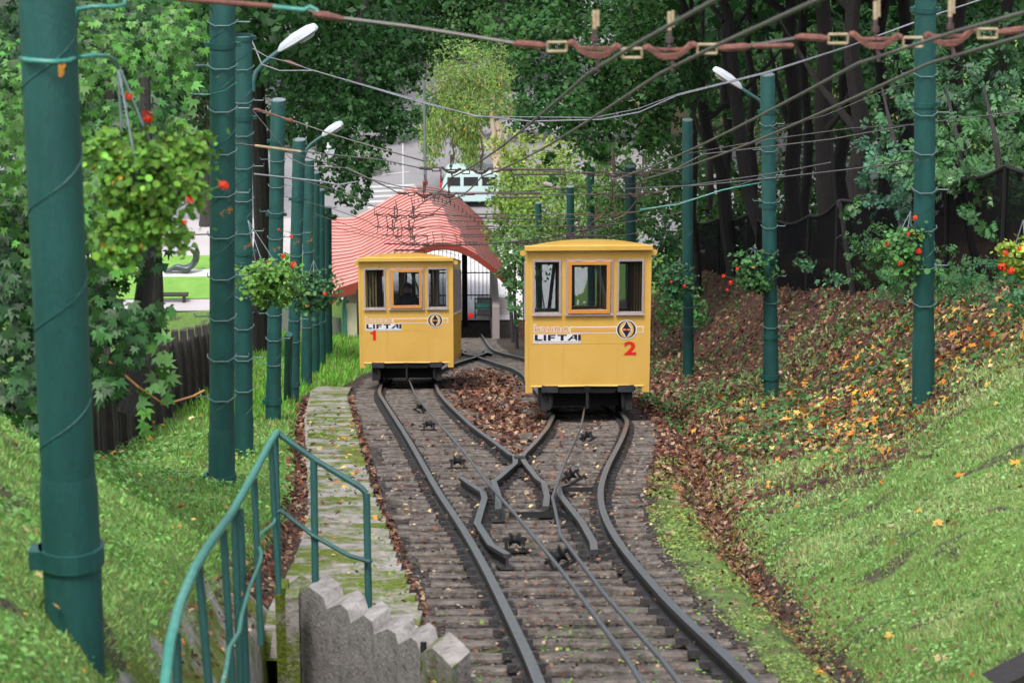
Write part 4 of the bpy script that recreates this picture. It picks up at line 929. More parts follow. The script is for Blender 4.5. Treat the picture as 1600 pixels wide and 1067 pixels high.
# ---------------------------------------------------------------- handrail and stair stringer, near left
def PY(x, y, Y):                             # sighted point on the upright plane Y
    el = math.radians(19.22) + math.atan((y-533.5)/F); d = Y - W(0, 0, HC)[1]
    dep = d*math.cos(math.radians(19.22))+d*math.tan(el)*math.sin(math.radians(19.22))
    return np.array([(x-696)/F*dep, Y, W(0, 0, HC)[2]-d*math.tan(el)])
o = thing('handrail', P(430, 920, 19.5), 'green pipe handrail with bent middle bar curving down toward the viewer', 'handrail')
mb = MB(); HR = [(246,1100,11.7),(252,1064,11.9),(260,1000,12.1),(276,940,12.6),(300,884,13.3),(320,852,14.0),(360,796,15.7),(392,740,17.3),(420,688,19.2),(430,673,19.6)]
mb.tube([P(*q) for q in HR], .024, 10); mb.build('top_rail', M['greenpale'], o, True)
mb = MB(); mb.tube([P(*q) for q in [(430,673,19.6),(487,715,19.4),(560,760,19.2),(569,770,19.2)]], .022, 10); mb.build('top_rail', M['green'], o, True)
for (xt, yt, dt, xb, yb, db) in ((270,985,12.4,272,1100,12.4),(306,880,13.6,322,1090,13.6),(345,825,15,358,1085,15),(362,800,15.8,370,1075,15.8),(372,792,16,379,1075,16),(394,745,17.4,402,1004,17.4),(420,690,19.2,431,925,19.2),(428,676,19.6,431,920,19.6),(487,717,19.4,488,935,19.4),(569,770,19.2,571,975,19.2)):
    mb = MB(); mb.tube([P(xb, yb, db), P(xt, yt, dt)], .026 if xt > 450 else .021, 10); mb.build('post', M['green'], o, True)
mb = MB(); mb.tube([P(*q) for q in [(338,1080,11.9),(348,1040,12.6),(352,1010,13.2),(368,985,14),(372,960,14.6),(385,915,15.4),(402,875,16.5),(404,862,17.2),(399,848,17.5),(402,832,18),(424,815,19),(428,797,19.5)]], .011, 8); mb.build('middle_bar', M['greenpale'], o, True)
mb = MB(); mb.tube([P(*q) for q in [(428,797,19.5),(436,796,19.5),(486,835,19.35),(540,866,19.2),(575,877,19.1)]], .016, 6); mb.build('middle_bar', M['green'], o, True)
st = tag(empty('stair_wall', P(560, 1000, 18.5)), 'saw toothed concrete side wall of a stair at the bottom left of the tracks', 'stair')
teeth = [(428,930,19.9),(440,915,19.8),(455,928,19.7),(463,925,19.6),(476,914,19.5),(500,932,19.2),(504,950,19.0),(526,942,18.9),(537,952,18.7),(542,972,18.5),(562,960,18.4),(575,970,18.2),(578,990,18),(600,982,17.9),(612,990,17.7),(616,1006,17.6),(636,996,17.4),(646,1004,17.3),(650,1022,17.1),(668,1012,17),(684,1026,16.8),(700,1044,16.6)]
teeth = [(x, y, 19.9-(x-428)/272*3.3) for x, y, D in teeth]
for k in range(0, len(teeth)-2, 3):
    seg = teeth[k:k+4]; mb = MB(); top = [P(*q) for q in seg]; bot = [np.array([t_[0], t_[1], t_[2]-1.7]) for t_ in top]; n = len(top)
    sh = np.array([.11, .22, 0.]) ; g_ = np.array([.002, 0, 0])*(k > 0)
    vs = top+bot+[t_+sh for t_ in top]+[t_+sh for t_ in bot]
    fs = [(i, i+1, n+i+1, n+i) for i in range(n-1)]+[(2*n+i, 2*n+i+1, i+1, i) for i in range(n-1)]+[(2*n+i+1, 2*n+i, 3*n+i, 3*n+i+1) for i in range(n-1)]+[(0, n, 3*n, 2*n), (n-1, 2*n+n-1, 3*n+n-1, n+n-1)]
    mb.add([v+g_ for v in vs], fs); ob = mb.build('stair_block', M['stair'] if 2 < k < 18 else M['step'], st)
mb = MB()
for k, (x, y, D) in enumerate(((436, 930, 19.5), (452, 945, 19.2))):
    p = P(x, y, D); mb.box(p+np.array([0, 0, -.5]), (.09, .16, 1.2))
mb.build('stair_post', M['step'], st)
mb = MB(); mb.tube([P(656, 1003, 17.2), P(656, 1020, 17.2)], .02, 8); tag(mb.build('pipe_stub', M['blackiron']), 'rusty pipe stub poking up at the right end of the stair wall', 'pipe')
mb = MB(); mb.prism([(0, 0), (1.2, 0), (1.2, .75), (.95, .55)], P(1562, 1085, 14.2), XV, UPV, DV*.5); tag(mb.build('dark_slab', M['bark']), 'dark slab edge in the bottom right corner of the grass bank', 'slab')

# ---------------------------------------------------------------- bottom station
YF, YB = 113.0, 123.4
stn = thing('station_pavilion', PY(690, 520, YF), 'small station with a wavy red ribbed metal roof behind car 1', 'station')
fp = [(516,462),(527,450),(540,446),(556,441),(575,433),(600,420),(620,409),(640,397),(660,387),(678,381.5),(695,380),(712,383),(728,389),(745,399),(765,414),(780,428),(790,438),(798,448)]
fr = [PY(x, y, YF) for x, y in fp]; ns = 21
RF = np.array(fr)
def roofpt(i, v, lift=0.): 
    p = RF[i]+np.array([-.85*v - (.0 if i > 4 else .25*(4-i)*(1-v)*.0), (YB-YF)*v, 0]); 
    if i <= 3: p = p + np.array([0, 0, .18*v*(4-i)])
    p = p - np.array([0, 0, .45*v])
    return p+np.array([0, 0, lift])
RF2 = []
for k in range(ns):
    mb = MB(); v0, v1 = k/ns, (k+1)/ns; n = len(fp); sub = 3
    vs = []
    for i in range(n): vs += [roofpt(i, v0, .045), roofpt(i, v1, .0), roofpt(i, v0, -.02)]
    fs = []
    mb.v = [tuple(p) for p in vs]
    for i in range(n-1):
        a, b_ = i*3, (i+1)*3
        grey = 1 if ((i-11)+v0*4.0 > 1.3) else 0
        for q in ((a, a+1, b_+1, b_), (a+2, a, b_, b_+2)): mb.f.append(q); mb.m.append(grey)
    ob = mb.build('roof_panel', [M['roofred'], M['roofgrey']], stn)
    mb = MB(); mb.tube([roofpt(i, v0, .035)+np.array([0, -.02, 0]) for i in range(n)], .022, 5); mb.build('roof_seam', M['roofseam'], stn)
mb = MB(); n = len(fp); dirs = RF
for i in range(n-1):
    a, b_ = RF[i]+np.array([0, -.08, .05]), RF[i+1]+np.array([0, -.08, .05]); h = np.array([0, 0, -.30 - (.15 if i < 3 else 0)])
    mb.add([a, b_, b_+h, a+h]+[p+np.array([0, .10, 0]) for p in (a, b_, b_+h, a+h)], [(0,1,2,3),(4,7,6,5),(0,4,5,1),(2,6,7,3),(0,3,7,4),(1,5,6,2)])
mb.build('fascia', M['fascia'], stn)
zf = Z0+.15
def wallbox(x0, x1, y0, y1, z0, z1, m, nm, par=stn):
    mb = MB(); mb.box(((x0+x1)/2, (y0+y1)/2, (z0+z1)/2), (x1-x0, y1-y0, z1-z0)); return mb.build(nm, m, par)
xw = lambda x: (x-696)/F*119
wallbox(xw(540), xw(556), YF+.6, YF+8.5, zf-.6, zf+2.9, M['creamwall'], 'wall')
wallbox(xw(533.5), xw(540)-.003, YF+.5, YF+8.0, zf-.6, zf+2.7, M['greenpale'], 'wall')
wallbox(xw(556)+.003, xw(640), YF+7.6, YF+8.0, zf-.6, zf+1.0, M['creamwall'], 'wall')
wallbox(xw(747), xw(800), YF+7.7, YF+8.1, zf-.8, zf+.75, M['whitewall'], 'wall')
wallbox(xw(768), xw(779), YF+.4, YF+7.6, zf-.8, zf+2.75, M['winframe'], 'pillar')
wallbox(xw(722), xw(731), YF+6.3, YF+6.9, zf-.8, zf+4.2, M['blackiron'], 'pillar')
wallbox(xw(640), xw(645), YF+6.3, YF+6.7, zf-.8, zf+4.2, M['blackiron'], 'pillar')
gate = thing('entrance_grille', (xw(700), YF+7.4, zf), 'tall dark barred grille under the arch of the red roof', 'grille')
x = xw(645); k = 0
while x < xw(768):
    u = float(np.interp(x, RF[:, 0]-.6, RF[:, 2]))-.12; z0 = zf+(.75 if x > xw(731) else -.3)
    mb = MB(); mb.box((x, YF+7.4, (z0+u)/2), (.030, .03, u-z0)); mb.build('bar', M['blackiron'], gate); x += .178
for z in (zf+.95, zf+2.0, zf+3.1, zf+3.8):
    mb = MB(); mb.box((xw(706), YF+7.45, z), (xw(768)-xw(645), .03, .05)); mb.build('rail', M['blackiron'], gate)
o = thing('platform_barrier', PY(753, 495, YF+1), 'low dark frame barrier on the platform right of car 1', 'barrier')
for x0, x1, y0, y1 in ((740,742,466,497),(765,767,466,497)):
    mb = MB(); mb.tube([PY((x0+x1)/2, y0, YF+.8), PY((x0+x1)/2, y1, YF+.8)], .03, 6); mb.build('post', M['blackiron'], o)
for y in (467, 481, 492):
    mb = MB(); mb.tube([PY(741, y, YF+.8), PY(766, y, YF+.8)], .025, 6); mb.build('rail', M['blackiron'], o)
mb = MB(); mb.box(PY(752, 478, YF+1.5), (.55, .3, .2)); mb.build('sign_box', M['greenpale'], o)
mb = MB(); mb.box((1.2, YF+4, zf-.45), (5.5, 8, .5)); mb.build('platform', M['whitewall'], stn)
mb = MB(); mb.lathe([(0, -.1), (.08, -.1), (.12, .05), (0, .06)], PY(734, 493, YF-.6), 12, [XV, UPV, -DV]); tag(mb.build('signal_lamp', M['red']), 'round red lamp low between car 1 and the platform barrier', 'lamp')
# white retaining wall to the left of the station
mb = MB(); a, b_ = W(-7.2, 112, .35), np.array([xw(533)-.05, YF+1, zf+.2])
for p, q in ((a, b_),): mb.add([p+np.array([0, 0, -1]), q+np.array([0, 0, -1]), q+np.array([0, 0, 1.9]), p+np.array([0, 0, 1.2])]+[v+np.array([-.25, .1, 0]) for v in (p+np.array([0, 0, -1]), q+np.array([0, 0, -1]), q+np.array([0, 0, 1.9]), p+np.array([0, 0, 1.2]))], [(0,1,2,3),(4,7,6,5),(0,4,5,1),(2,6,7,3),(0,3,7,4),(1,5,6,2)])
tag(mb.build('retaining_wall', M['whitewall']), 'pale low wall joining the left side of the station', 'wall')

# ---------------------------------------------------------------- street and park at the foot of the hill
def sheet(name, quad, dz, m, kind='structure'):
    mb = MB(); mb.add([Pg(x, y, Z0+dz) for x, y in quad], [tuple(range(len(quad)))]); return tag(mb.build(name, m), kind=kind)
sheet('street', [(-700, 396), (900, 396), (1500, 396), (1500, -60), (-700, -60)], .05, M['asphalt'])
sheet('pavement', [(-400, 397), (545, 397), (520, 338), (-400, 345)], .09, M['paving'])
sheet('pavement', [(500, 500), (1000, 500), (1000, 388), (500, 388)], .08, M['whitewall'])  # pale sheet added to read as bright light behind the station grille
sheet('lawn', [(-400, 463), (520, 463), (520, 396), (-400, 396)], .12, mat('lawn_turf', (.12, .26, .035), (.17, .34, .06), .9, 1.2, .4, 40))
sheet('path', [(-400, 482), (520, 482), (520, 464), (-400, 464)], .10, M['paving'])
for k, y in enumerate((334, 325, 316, 308, 300, 293)):
    mb = MB(); mb.add([Pg(x, yy, Z0+.056) for x, yy in ((575, y), (648, y-3), (648, y-6), (575, y-3.4))], [(0, 1, 2, 3)]); tag(mb.build('road_marking', M['paint']), kind='structure')
mb = MB(); mb.add([Pg(x, yy, Z0+.056) for x, yy in ((596, 273), (640, 268), (640, 267), (596, 272))], [(0, 1, 2, 3)]); tag(mb.build('road_marking', M['paint']), kind='structure')
def post(x, yb, yt, r, m, label, cat='post', foot=None):
    b_ = Pg(x, yb); Y = b_[1]; t_ = PY(x, yt, Y); o = thing('post', b_, label, cat)
    t_[0] = b_[0]; mb = MB(); mb.tube([b_, t_], [r, r*.7], 8); mb.build('shaft', m, o, True)
    if foot: mb = MB(); mb.tube([b_, b_+np.array([0, 0, foot])], r*1.5, 8); mb.build('base', M['red'], o, True)
    return o
post(631, 322, 224, .05, M['white'], 'slender white post standing in the grey street')
post(665, 330, 118, .09, M['galv'], 'tall grey mast rising behind the hump of the red roof', 'mast', 1.6)
b_ = Pg(484, 430); o = thing('striped_post', b_, 'red and white striped post between the dark poles left of car 1', 'post')
t_ = PY(484, 318, b_[1]); hh = (t_[2]-b_[2])/11
for k in range(11):
    mb = MB(); mb.tube([b_+np.array([0, 0, hh*k]), b_+np.array([0, 0, hh*(k+1)-.003])], .06, 8); mb.build('band', M['red'] if k % 2 else M['white'], o)
# reclining bronze figure on its slab
b_ = Pg(291, 427); o = thing('park_sculpture', b_, 'dark bronze reclining figure with raised arms on the park lawn', 'sculpture')
q = lambda x, y, z: b_+np.array([x, y, z+.12])
v = [q(.42,0,.22), q(.52,0,.50), q(.58,0,.78), q(.50,0,.98), q(.40,0,1.12), q(.55,-.2,.95), q(.32,-.22,1.25), q(.12,-.1,1.22), q(.62,.2,.95), q(.55,.15,1.25), q(.30,.08,1.30),
     q(.1,-.12,.18), q(-.35,-.10,.38), q(-.78,-.10,.14), q(-1.0,-.12,.10), q(.1,.12,.18), q(-.4,.12,.22), q(-.9,.12,.10)]
e = [(0,1),(1,2),(2,3),(3,4),(2,5),(5,6),(6,7),(2,8),(8,9),(9,10),(0,11),(11,12),(12,13),(13,14),(0,15),(15,16),(16,17)]
skin_body('figure', v, e, [.24,.20,.23,.09,.16,.10,.08,.06,.10,.08,.06,.18,.14,.09,.06,.18,.13,.07], M['bronze'], o, 0, 2)
mb = MB(); mb.box(b_+np.array([-.1, 0, .06]), (2.7, 1.1, .13)); mb.build('plinth', M['whitewall'], o)
b_ = Pg(262, 471); o = thing('park_bench', b_, 'long low dark bench beside the park path left of the green poles', 'bench')
mb = MB(); mb.box(b_+np.array([0, 0, .45]), (2.0, .4, .08)); mb.build('seat', M['darkwood'], o)
for sx in (-.8, .8): mb = MB(); mb.box(b_+np.array([sx, 0, .2]), (.12, .35, .42)); mb.build('leg', M['darkwood'], o)
# the van
vb = Pg(690, 300); vb = np.array([(690-696)/F*142, 137.6, Z0+.05]); van = thing('parked_van', vb+np.array([2.2, 0, 0]), 'pale teal van parked in the street beyond the red roof', 'van')
sil = [(0, .35), (0, 1.0), (.10, 1.45), (.28, 1.82), (.6, 1.90), (2.6, 1.90), (3.3, 1.55), (3.6, 1.15), (4.3, 1.0), (4.45, .7), (4.45, .35)]
mb = MB(); mb.prism(sil, vb, XV, UPV, np.array([0, 1.75, 0])); mb.build('body', M['van'], van, bevel=.05)
for xa, xb in ((.30, .95), (1.12, 1.85), (2.05, 2.75)):
    mb = MB(); mb.box(vb+np.array([(xa+xb)/2, -.004, 1.42]), (xb-xa, .012, .46)); mb.build('window', M['rubber'], van, bevel=.004)
mb = MB(); mb.box(vb+np.array([-.02, .9, 1.40]), (.06, 1.3, .5)); mb.build('rear_window', M['rubber'], van)
for yy in (.12, 1.6): mb = MB(); mb.box(vb+np.array([-.03, yy, 1.05]), (.09, .16, .5)); mb.build('tail_light', M['red'], van)
mb = MB(); mb.box(vb+np.array([2.2, .85, 1.95]), (1.9, 1.1, .04)); mb.build('roof_rack', M['chrome'], van)
mb = MB(); mb.box(vb+np.array([2.2, -.008, .85]), (4.2, .02, .07)); mb.build('trim', M['winframe'], van)
for xx in (.8, 3.6):
    for yy in (.05, 1.7): mb = MB(); mb.lathe([(0, -.1), (.2, -.1), (.31, -.09), (.31, .09), (.2, .1), (0, .1)], vb+np.array([xx, yy, .31]), 16, [XV, UPV, np.array([0, 1., 0])]); mb.build('wheel', M['tyre'], van, True)
# buildings far behind the trees
def building(x0, x1, Y0, Y2, h, m, label, wins=True, z=None):
    z = Z0 if z is None else z; o = thing('building', ((x0+x1)/2, Y0, z), label, 'building')
    mb = MB(); mb.box(((x0+x1)/2, (Y0+Y2)/2, z+h/2), (x1-x0, Y2-Y0, h)); mb.build('wall', m, o)
    mb = MB(); mb.prism([(x0-.4, 0), (x1+.4, 0), (x1-1, 1.4), (x0+1, 1.4)], (0, Y0-.4, z+h), XV, UPV, np.array([0, Y2-Y0+.8, 0])); mb.build('roof', M['roofgrey'], o)
    if wins:
        for fl in range(int(h//3)):
            x = x0+1.2
            while x < x1-1.2:
                mb = MB(); mb.box((x, Y0-.01, z+1.7+fl*3), (1.1, .08, 1.5)); wf = mb.build('window', M['white'], o)
                mb = MB(); mb.box((x, Y0-.06, z+1.7+fl*3), (.9, .03, 1.3)); mb.build('pane', M['rubber'], wf); x += 2.6
    return o
building(-9, 9.5, 176, 186, 9, M['buildingw'], 'pale building glimpsed through the birch beyond the street')
building(11, 26, 152, 162, 10, M['building'], 'cream building showing between the dark trunks at upper middle', False)
building(-60, -14, 196, 206, 10, M['buildingw'], 'long pale building beyond the park trees at far left')

# ---------------------------------------------------------------- fences
wf = thing('board_fence', W(-5, 52, .3), 'dark upright board fence behind the tall green poles on the left', 'fence')
s = 33.0; wl0 = rootloc(wf); bmesh_ = []
for sd_ in range(4):
    mb = MB(); r = random.Random(sd_); h = 1.42
    mb.add([(-.5, 0, -.25), (.5, 0, -.25), (.5, 0, h+r.uniform(-.03, .03)), (0, 0, h+.03), (-.5, 0, h+r.uniform(-.03, .03))]+[(-.5, 1, -.25), (.5, 1, -.25), (.5, 1, h), (0, 1, h+.03), (-.5, 1, h)], [(0,1,2,3,4),(9,8,7,6,5),(0,5,6,1),(1,6,7,2),(2,7,8,3),(3,8,9,4),(4,9,5,0)])
    me = bpy.data.meshes.new('board'); me.from_pydata(mb.v, [], mb.f); me.materials.append(M['darkwood']); bmesh_.append(me)
def fx(s): return float(np.interp(s, [33, 44, 63, 68], [-4.6, -4.85, -5.25, -5.3]))
k = 0
while s < 66.5:
    x = fx(s); p = W(x, s, float(ground_N(x, s))-.02)
    if k % 14 == 0:
        mb = MB(); mb.box(p+np.array([.05, 0, .72]), (.12, .12, 1.85)); mb.build('post', M['darkwood'], wf)
    o = bpy.data.objects.new('board', random.choice(bmesh_)); COL.objects.link(o); o.parent = wf; o.location = Vector(p-wl0+np.array([random.uniform(-.01, .01), 0, random.uniform(-.05, .04)]))
    o.scale = (.132, .025, 1); o.rotation_euler = (random.uniform(-.015, .015), 0, math.radians(-88)+random.uniform(-.05, .05)); s += .152; k += 1
cl = thing('chain_link_fence', W(-5.3, 78, 0), 'sagging green chain link fence between the poles and the board fence', 'fence')
pr = None
for k, s in enumerate(np.arange(68, 108, 5.0)):
    x = -5.35-(s-68)*.03; b_ = W(x, s, float(ground_N(x, s))); t_ = b_+np.array([0, 0, 1.35]); mb = MB(); mb.tube([b_, t_], .04, 6); mb.build('post', M['green2'], cl)
    if pr is not None:
        mb = MB(); mb.tube([pr[1], t_], .025, 6); mb.build('top_rail', M['greenpale'], cl)
        mb = MB(); mb.add([pr[0], b_, t_, pr[1]], [(0, 1, 2, 3)]); mb.build('mesh_panel', M['chainlink'], cl)
    pr = (b_, t_)
nf = thing('netting_fence', W(8.5, 60, 2), 'tall black netting fence along the top of the right bank', 'fence')
pr = None; posts_s = [108, 97, 88, 80, 73, 66, 61.5, 58, 52.5, 47.5, 43, 39, 35, 31]
for k, s in enumerate(posts_s):
    x = 8.5+random.uniform(-.05, .05); b_ = W(x, s, float(ground_N(x, s))-.1); b_[2] = max(b_[2], -999); hgt = 2.05 if k in (0,) else random.uniform(1.92, 2.08)
    t_ = b_+np.array([random.uniform(-.08, .08), 0, hgt])
    if k == 7: t_ = b_+np.array([-.38, 0, 2.12])
    mb = MB(); mb.tube([b_-np.array([0, 0, .2]), t_], .075 if k in (7, 12) else .045, 8); mb.build('post', M['blackiron'] if k != 7 else M['bark'], nf)
    if pr is not None:
        n = 6; top = []; bot = []
        for i in range(n+1):
            u = i/n; c_ = pr[1]*(1-u)+t_*u; c_[2] -= .13*math.sin(PI*u); top.append(c_)
            d_ = pr[0]*(1-u)+b_*u; d_[2] = d_[2]+.05; bot.append(d_+np.array([.05*math.sin(PI*u), 0, 0]))
        mb = MB(); mb.tube(top, .035, 6); mb.build('top_rail', M['blackiron'], nf)
        mb = MB(); mb.add(top+bot, [(i, i+1, n+1+i+1, n+1+i) for i in range(n)]); mb.build('net_panel', M['netting'], nf)
    pr = (b_, t_)

# ---------------------------------------------------------------- leaves
def quad(w_, l_, z=.06, o=0.0, a=0.0):       # one leaflet: base at o along its own axis, turned by a
    p = np.array([(0, o, 0), (w_/2, o+l_*.45, z), (0, o+l_, 0), (-w_/2, o+l_*.45, z)])
    c, s_ = math.cos(a), math.sin(a); return p @ np.array([[c, s_, 0], [-s_, c, 0], [0, 0, 1]])
T_SIMPLE = np.array([quad(.62, 1, .08, -.5)])
T_NARROW = np.array([quad(.34, 1, .05, -.5)])
T_ROUND = np.array([quad(.95, 1, .10, -.5)])
T_HEX = np.array([[(0, -.5, 0), (.42, -.3, .06), (.46, .2, .08), (0, .5, 0)], [(0, -.5, 0), (0, .5, 0), (-.46, .2, .08), (-.42, -.3, .06)]])
T_CREEP = np.array([quad(.22, .55, .05, .02, -1.35), quad(.27, .74, .07, .02, -.62), quad(.29, .88, .09, .02, 0), quad(.27, .74, .07, .02, .62), quad(.22, .55, .05, .02, 1.35)])
T_MAPLE = np.array([quad(.34, .56, .05, -.03, a) for a in (-2.15, -1.05, 0, 1.05, 2.15)])
T_FROND = np.array([quad(.2, .42, .03, .06+.0*i, (1.15 if i % 2 else -1.15)) + np.array([0, .17*(i//2)-.3, 0]) for i in range(6)] + [quad(.2, .42, .03, .15, 0)])
def leaves(pos, nrm, size, tmpl, cols, spin=None):
    n = len(pos); nrm = nrm/(np.linalg.norm(nrm, axis=1)[:, None]+1e-9)
    r = RNG.normal(size=(n, 3)) if spin is None else spin + RNG.normal(size=(n, 3))*.25
    u = np.cross(r, nrm); u /= np.linalg.norm(u, axis=1)[:, None]+1e-9; v = np.cross(nrm, u)
    t_ = tmpl.reshape(-1, 3)[None]*size[:, None, None]
    vs = pos[:, None]+t_[..., 0:1]*u[:, None]+t_[..., 1:2]*v[:, None]+t_[..., 2:3]*nrm[:, None]
    k = t_.shape[1]; return vs.reshape(-1, 3), np.repeat(cols, k, 0)
def tint(n, base, var=.35, warm=.12, clump=None, yellow=0.0):
    b = np.array(base)[None]*(1+var*(RNG.random((n, 1))*2-1))
    if clump is not None: b = b*(1+.3*(clump[:, None]*2-1))
    b = b*(1+warm*(RNG.random((n, 3))*2-1))
    if yellow: m = RNG.random(n) < yellow; b[m] = np.array([.42, .27, .04])*(0.6+.6*RNG.random((m.sum(), 1)))
    return b
class Foliage:
    def __init__(s): s.v = []; s.c = []
    def blob(s, c, R, n, size, base, tmpl=T_SIMPLE, ax=None, clump=24, up=.5, cs=.16, shell=.45, yellow=0, droop=False, var=.35, hang=False):
        c = np.array(c); R = np.array(R, float); ncl = max(3, n//clump)
        d = RNG.normal(size=(ncl, 3)); d /= np.linalg.norm(d, axis=1)[:, None]
        cc = d*(shell+(1-shell)*RNG.random((ncl, 1))**.6)
        idx = RNG.integers(0, ncl, n); off = RNG.normal(size=(n, 3))*cs*(.6+.8*RNG.random((ncl, 1))[idx])
        if droop: off[:, 2] = -np.abs(RNG.normal(size=n))*cs*5; off[:, :2] *= .35
        else: off[:, 2] *= .55
        loc = cc[idx]+off; pos = c+loc*R
        nr = loc*.5+RNG.normal(size=(n, 3))*(.38 if hang else .55)+np.array([0, -.6 if hang else -.25, up])
        cl = RNG.random(ncl)[idx]
        a, b_ = leaves(pos, nr, size*(.6+.7*RNG.random(n)), tmpl, tint(n, base, var, .12, cl, yellow), spin=np.array([0, 0, -1.]) if hang else None); s.v.append(a); s.c.append(b_)
    def sight(s, x, y, D, rx, ry, rz, cover, size, base, **k):
        """a clump sighted at (x, y), half-size rx by ry as seen, rz metres deep"""
        lp = size*F/D; t_ = k.get('tmpl', T_SIMPLE); n = int(1.75*cover*PI*rx*ry/(lp*lp*.33))
        s.blob(P(x, y, D), (rx*D/F, rz, ry*D/F), max(n, 8), size, base, **k)
    def build(s, name, m, parent, kind=None):
        off = rootloc(parent) if parent is not None else 0
        me = mesh_np(name, np.concatenate(s.v)-off, 4, np.concatenate(s.c)); o = link(name, me, m, parent)
        if kind: o['kind'] = kind
        return o
def tree(base, top, r, label, name='tree', cat='tree', blobs=(), bark='bark', limbs=4, group=None, extra=None, lean=0.0):
    base = np.array(base); top = np.array(top); o = thing(name, base, label, cat, group); n = 9; pts = []; rr = []
    ra = random.Random(label)
    for i in range(n+1):
        u = i/n; p = base*(1-u)+top*u + np.array([ra.uniform(-1, 1), ra.uniform(-1, 1), 0])*r*.7*(0 < i < n); pts.append(p); rr.append(r*(1.25 if i == 0 else 1-.55*u))
    pts.insert(0, base-np.array([0, 0, 1.0])); rr.insert(0, r*1.5)
    mb = MB(); mb.tube(pts, rr, 10); mb.build('trunk', M[bark], o, True)
    for k in range(limbs):
        u = .35+.6*k/max(1, limbs); a = ra.uniform(0, 2*PI); b0 = base*(1-u)+top*u; ln = np.linalg.norm(top-base)*.35
        e_ = b0+np.array([math.cos(a), math.sin(a)*.6, .75])*ln*ra.uniform(.5, 1); mid = (b0+e_)/2+np.array([0, 0, -.06*ln])
        mb = MB(); mb.tube([b0, mid, e_], [r*.42, r*.26, r*.08], 7); mb.build('limb', M[bark], o, True)
    f = Foliage()
    for b_ in blobs: f.sight(*b_[0], **b_[1]) if isinstance(b_[0], tuple) else b_[0](f)
    if f.v: f.build('crown', M['leaf'], o)
    return o
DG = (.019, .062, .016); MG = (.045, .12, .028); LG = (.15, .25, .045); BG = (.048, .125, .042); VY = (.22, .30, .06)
def S_(*a, **k): return (a, k)
def canopy(x, s, h, R, n, size=.5, base=DG):
    size, n = size*.62, int(n*1.8)
    return (lambda f: f.blob(W(x, s, 0)+np.array([0, 0, h]), (R, R, R*.5), int(n*1.5), size, base, shell=.2),)
# ---------------------------------------------------------------- left foliage
gvine = thing('creeper_thicket', P(60, 600, 21), 'thick creeper of five fingered leaves hanging at the far left edge', 'climbing plant')
f = Foliage()
for a in ((40,90,24,120,150,1.2,1.5),(170,60,25,110,100,1.1,1.5),(260,140,26,55,120,.8,1.2),(20,330,22,110,170,1.1,1.6),(185,200,24,100,110,1.,1.3),(190,350,22,58,130,.7,1.3),(185,520,20,50,90,.5,1.2),(60,500,20,90,130,.8,1.3),(235,480,21,32,70,.4,.8),(180,600,19.5,36,45,.3,.9),(20,620,18.5,70,60,.5,1.2)):
    f.sight(*a, .098, (.026, .085, .020) if a[0] > 100 else (.018, .060, .016), tmpl=T_CREEP, clump=9, up=.45, cs=.22, shell=.15, var=.7, hang=True)
for a in ((40,100,29,150,130,1.5,1.6),(190,100,29,110,130,1.5,1.5),(30,330,27,150,160,1.5,1.6),(130,360,27,80,150,1.2,1.5),(90,530,24,120,110,1,1.4)):
    f.sight(*a, .13, (.016, .055, .018), shell=.1, var=.5)
for x0, y0, n, D in ((250, 520, 8, 20.5), (258, 560, 6, 20.3), (300, 120, 9, 25), (225, 600, 7, 19.7), (285, 90, 6, 25)):
    pos = np.array([P(x0+random.uniform(-10, 10), y0+i*11, D) for i in range(n)]); a, b_ = leaves(pos, RNG.normal(size=(n, 3))*.4+np.array([0, -.7, .4]), np.full(n, .13), T_CREEP, tint(n, (.09, .23, .05))); f.v.append(a); f.c.append(b_)
for a in ((150,120,20,70,90,.8,.8),(270,60,22,50,70,.8,.9),(185,330,19,50,110,.5,.7),(100,300,20,60,160,.6,.7),(30,200,20,60,160,.7,.8),(290,230,21,30,60,.5,.7)):
    f.sight(*a, .072, (.060, .165, .028), tmpl=T_CREEP, clump=7, up=.5, cs=.25, shell=.1, var=.6, hang=True)
f.build('foliage', M['leafgloss'], gvine)
for k, (x, y, x2, y2, D) in enumerate(((30, 640, 60, 60, 22), (200, 640, 230, 120, 22.5), (120, 600, 180, 40, 24))):
    mb = MB(); mb.tube([P(x, y, D), P((x+x2)/2+20, (y+y2)/2, D), P(x2, y2, D)], [.09, .06, .04], 8); mb.build('stem', M['bark'], gvine, True)
mb = MB(); mb.tube([P(170, 560, 20), P(215, 600, 20), P(255, 628, 20.4), P(300, 615, 21), P(318, 606, 21)], .008, 5); mb.build('tendril', M['wood'], gvine)
mb = MB(); mb.tube([P(300, 145, 25), P(330, 146, 25), P(355, 140, 24.6), P(372, 128, 24.4)], .006, 5); mb.build('tendril', M['greenpale'], gvine)
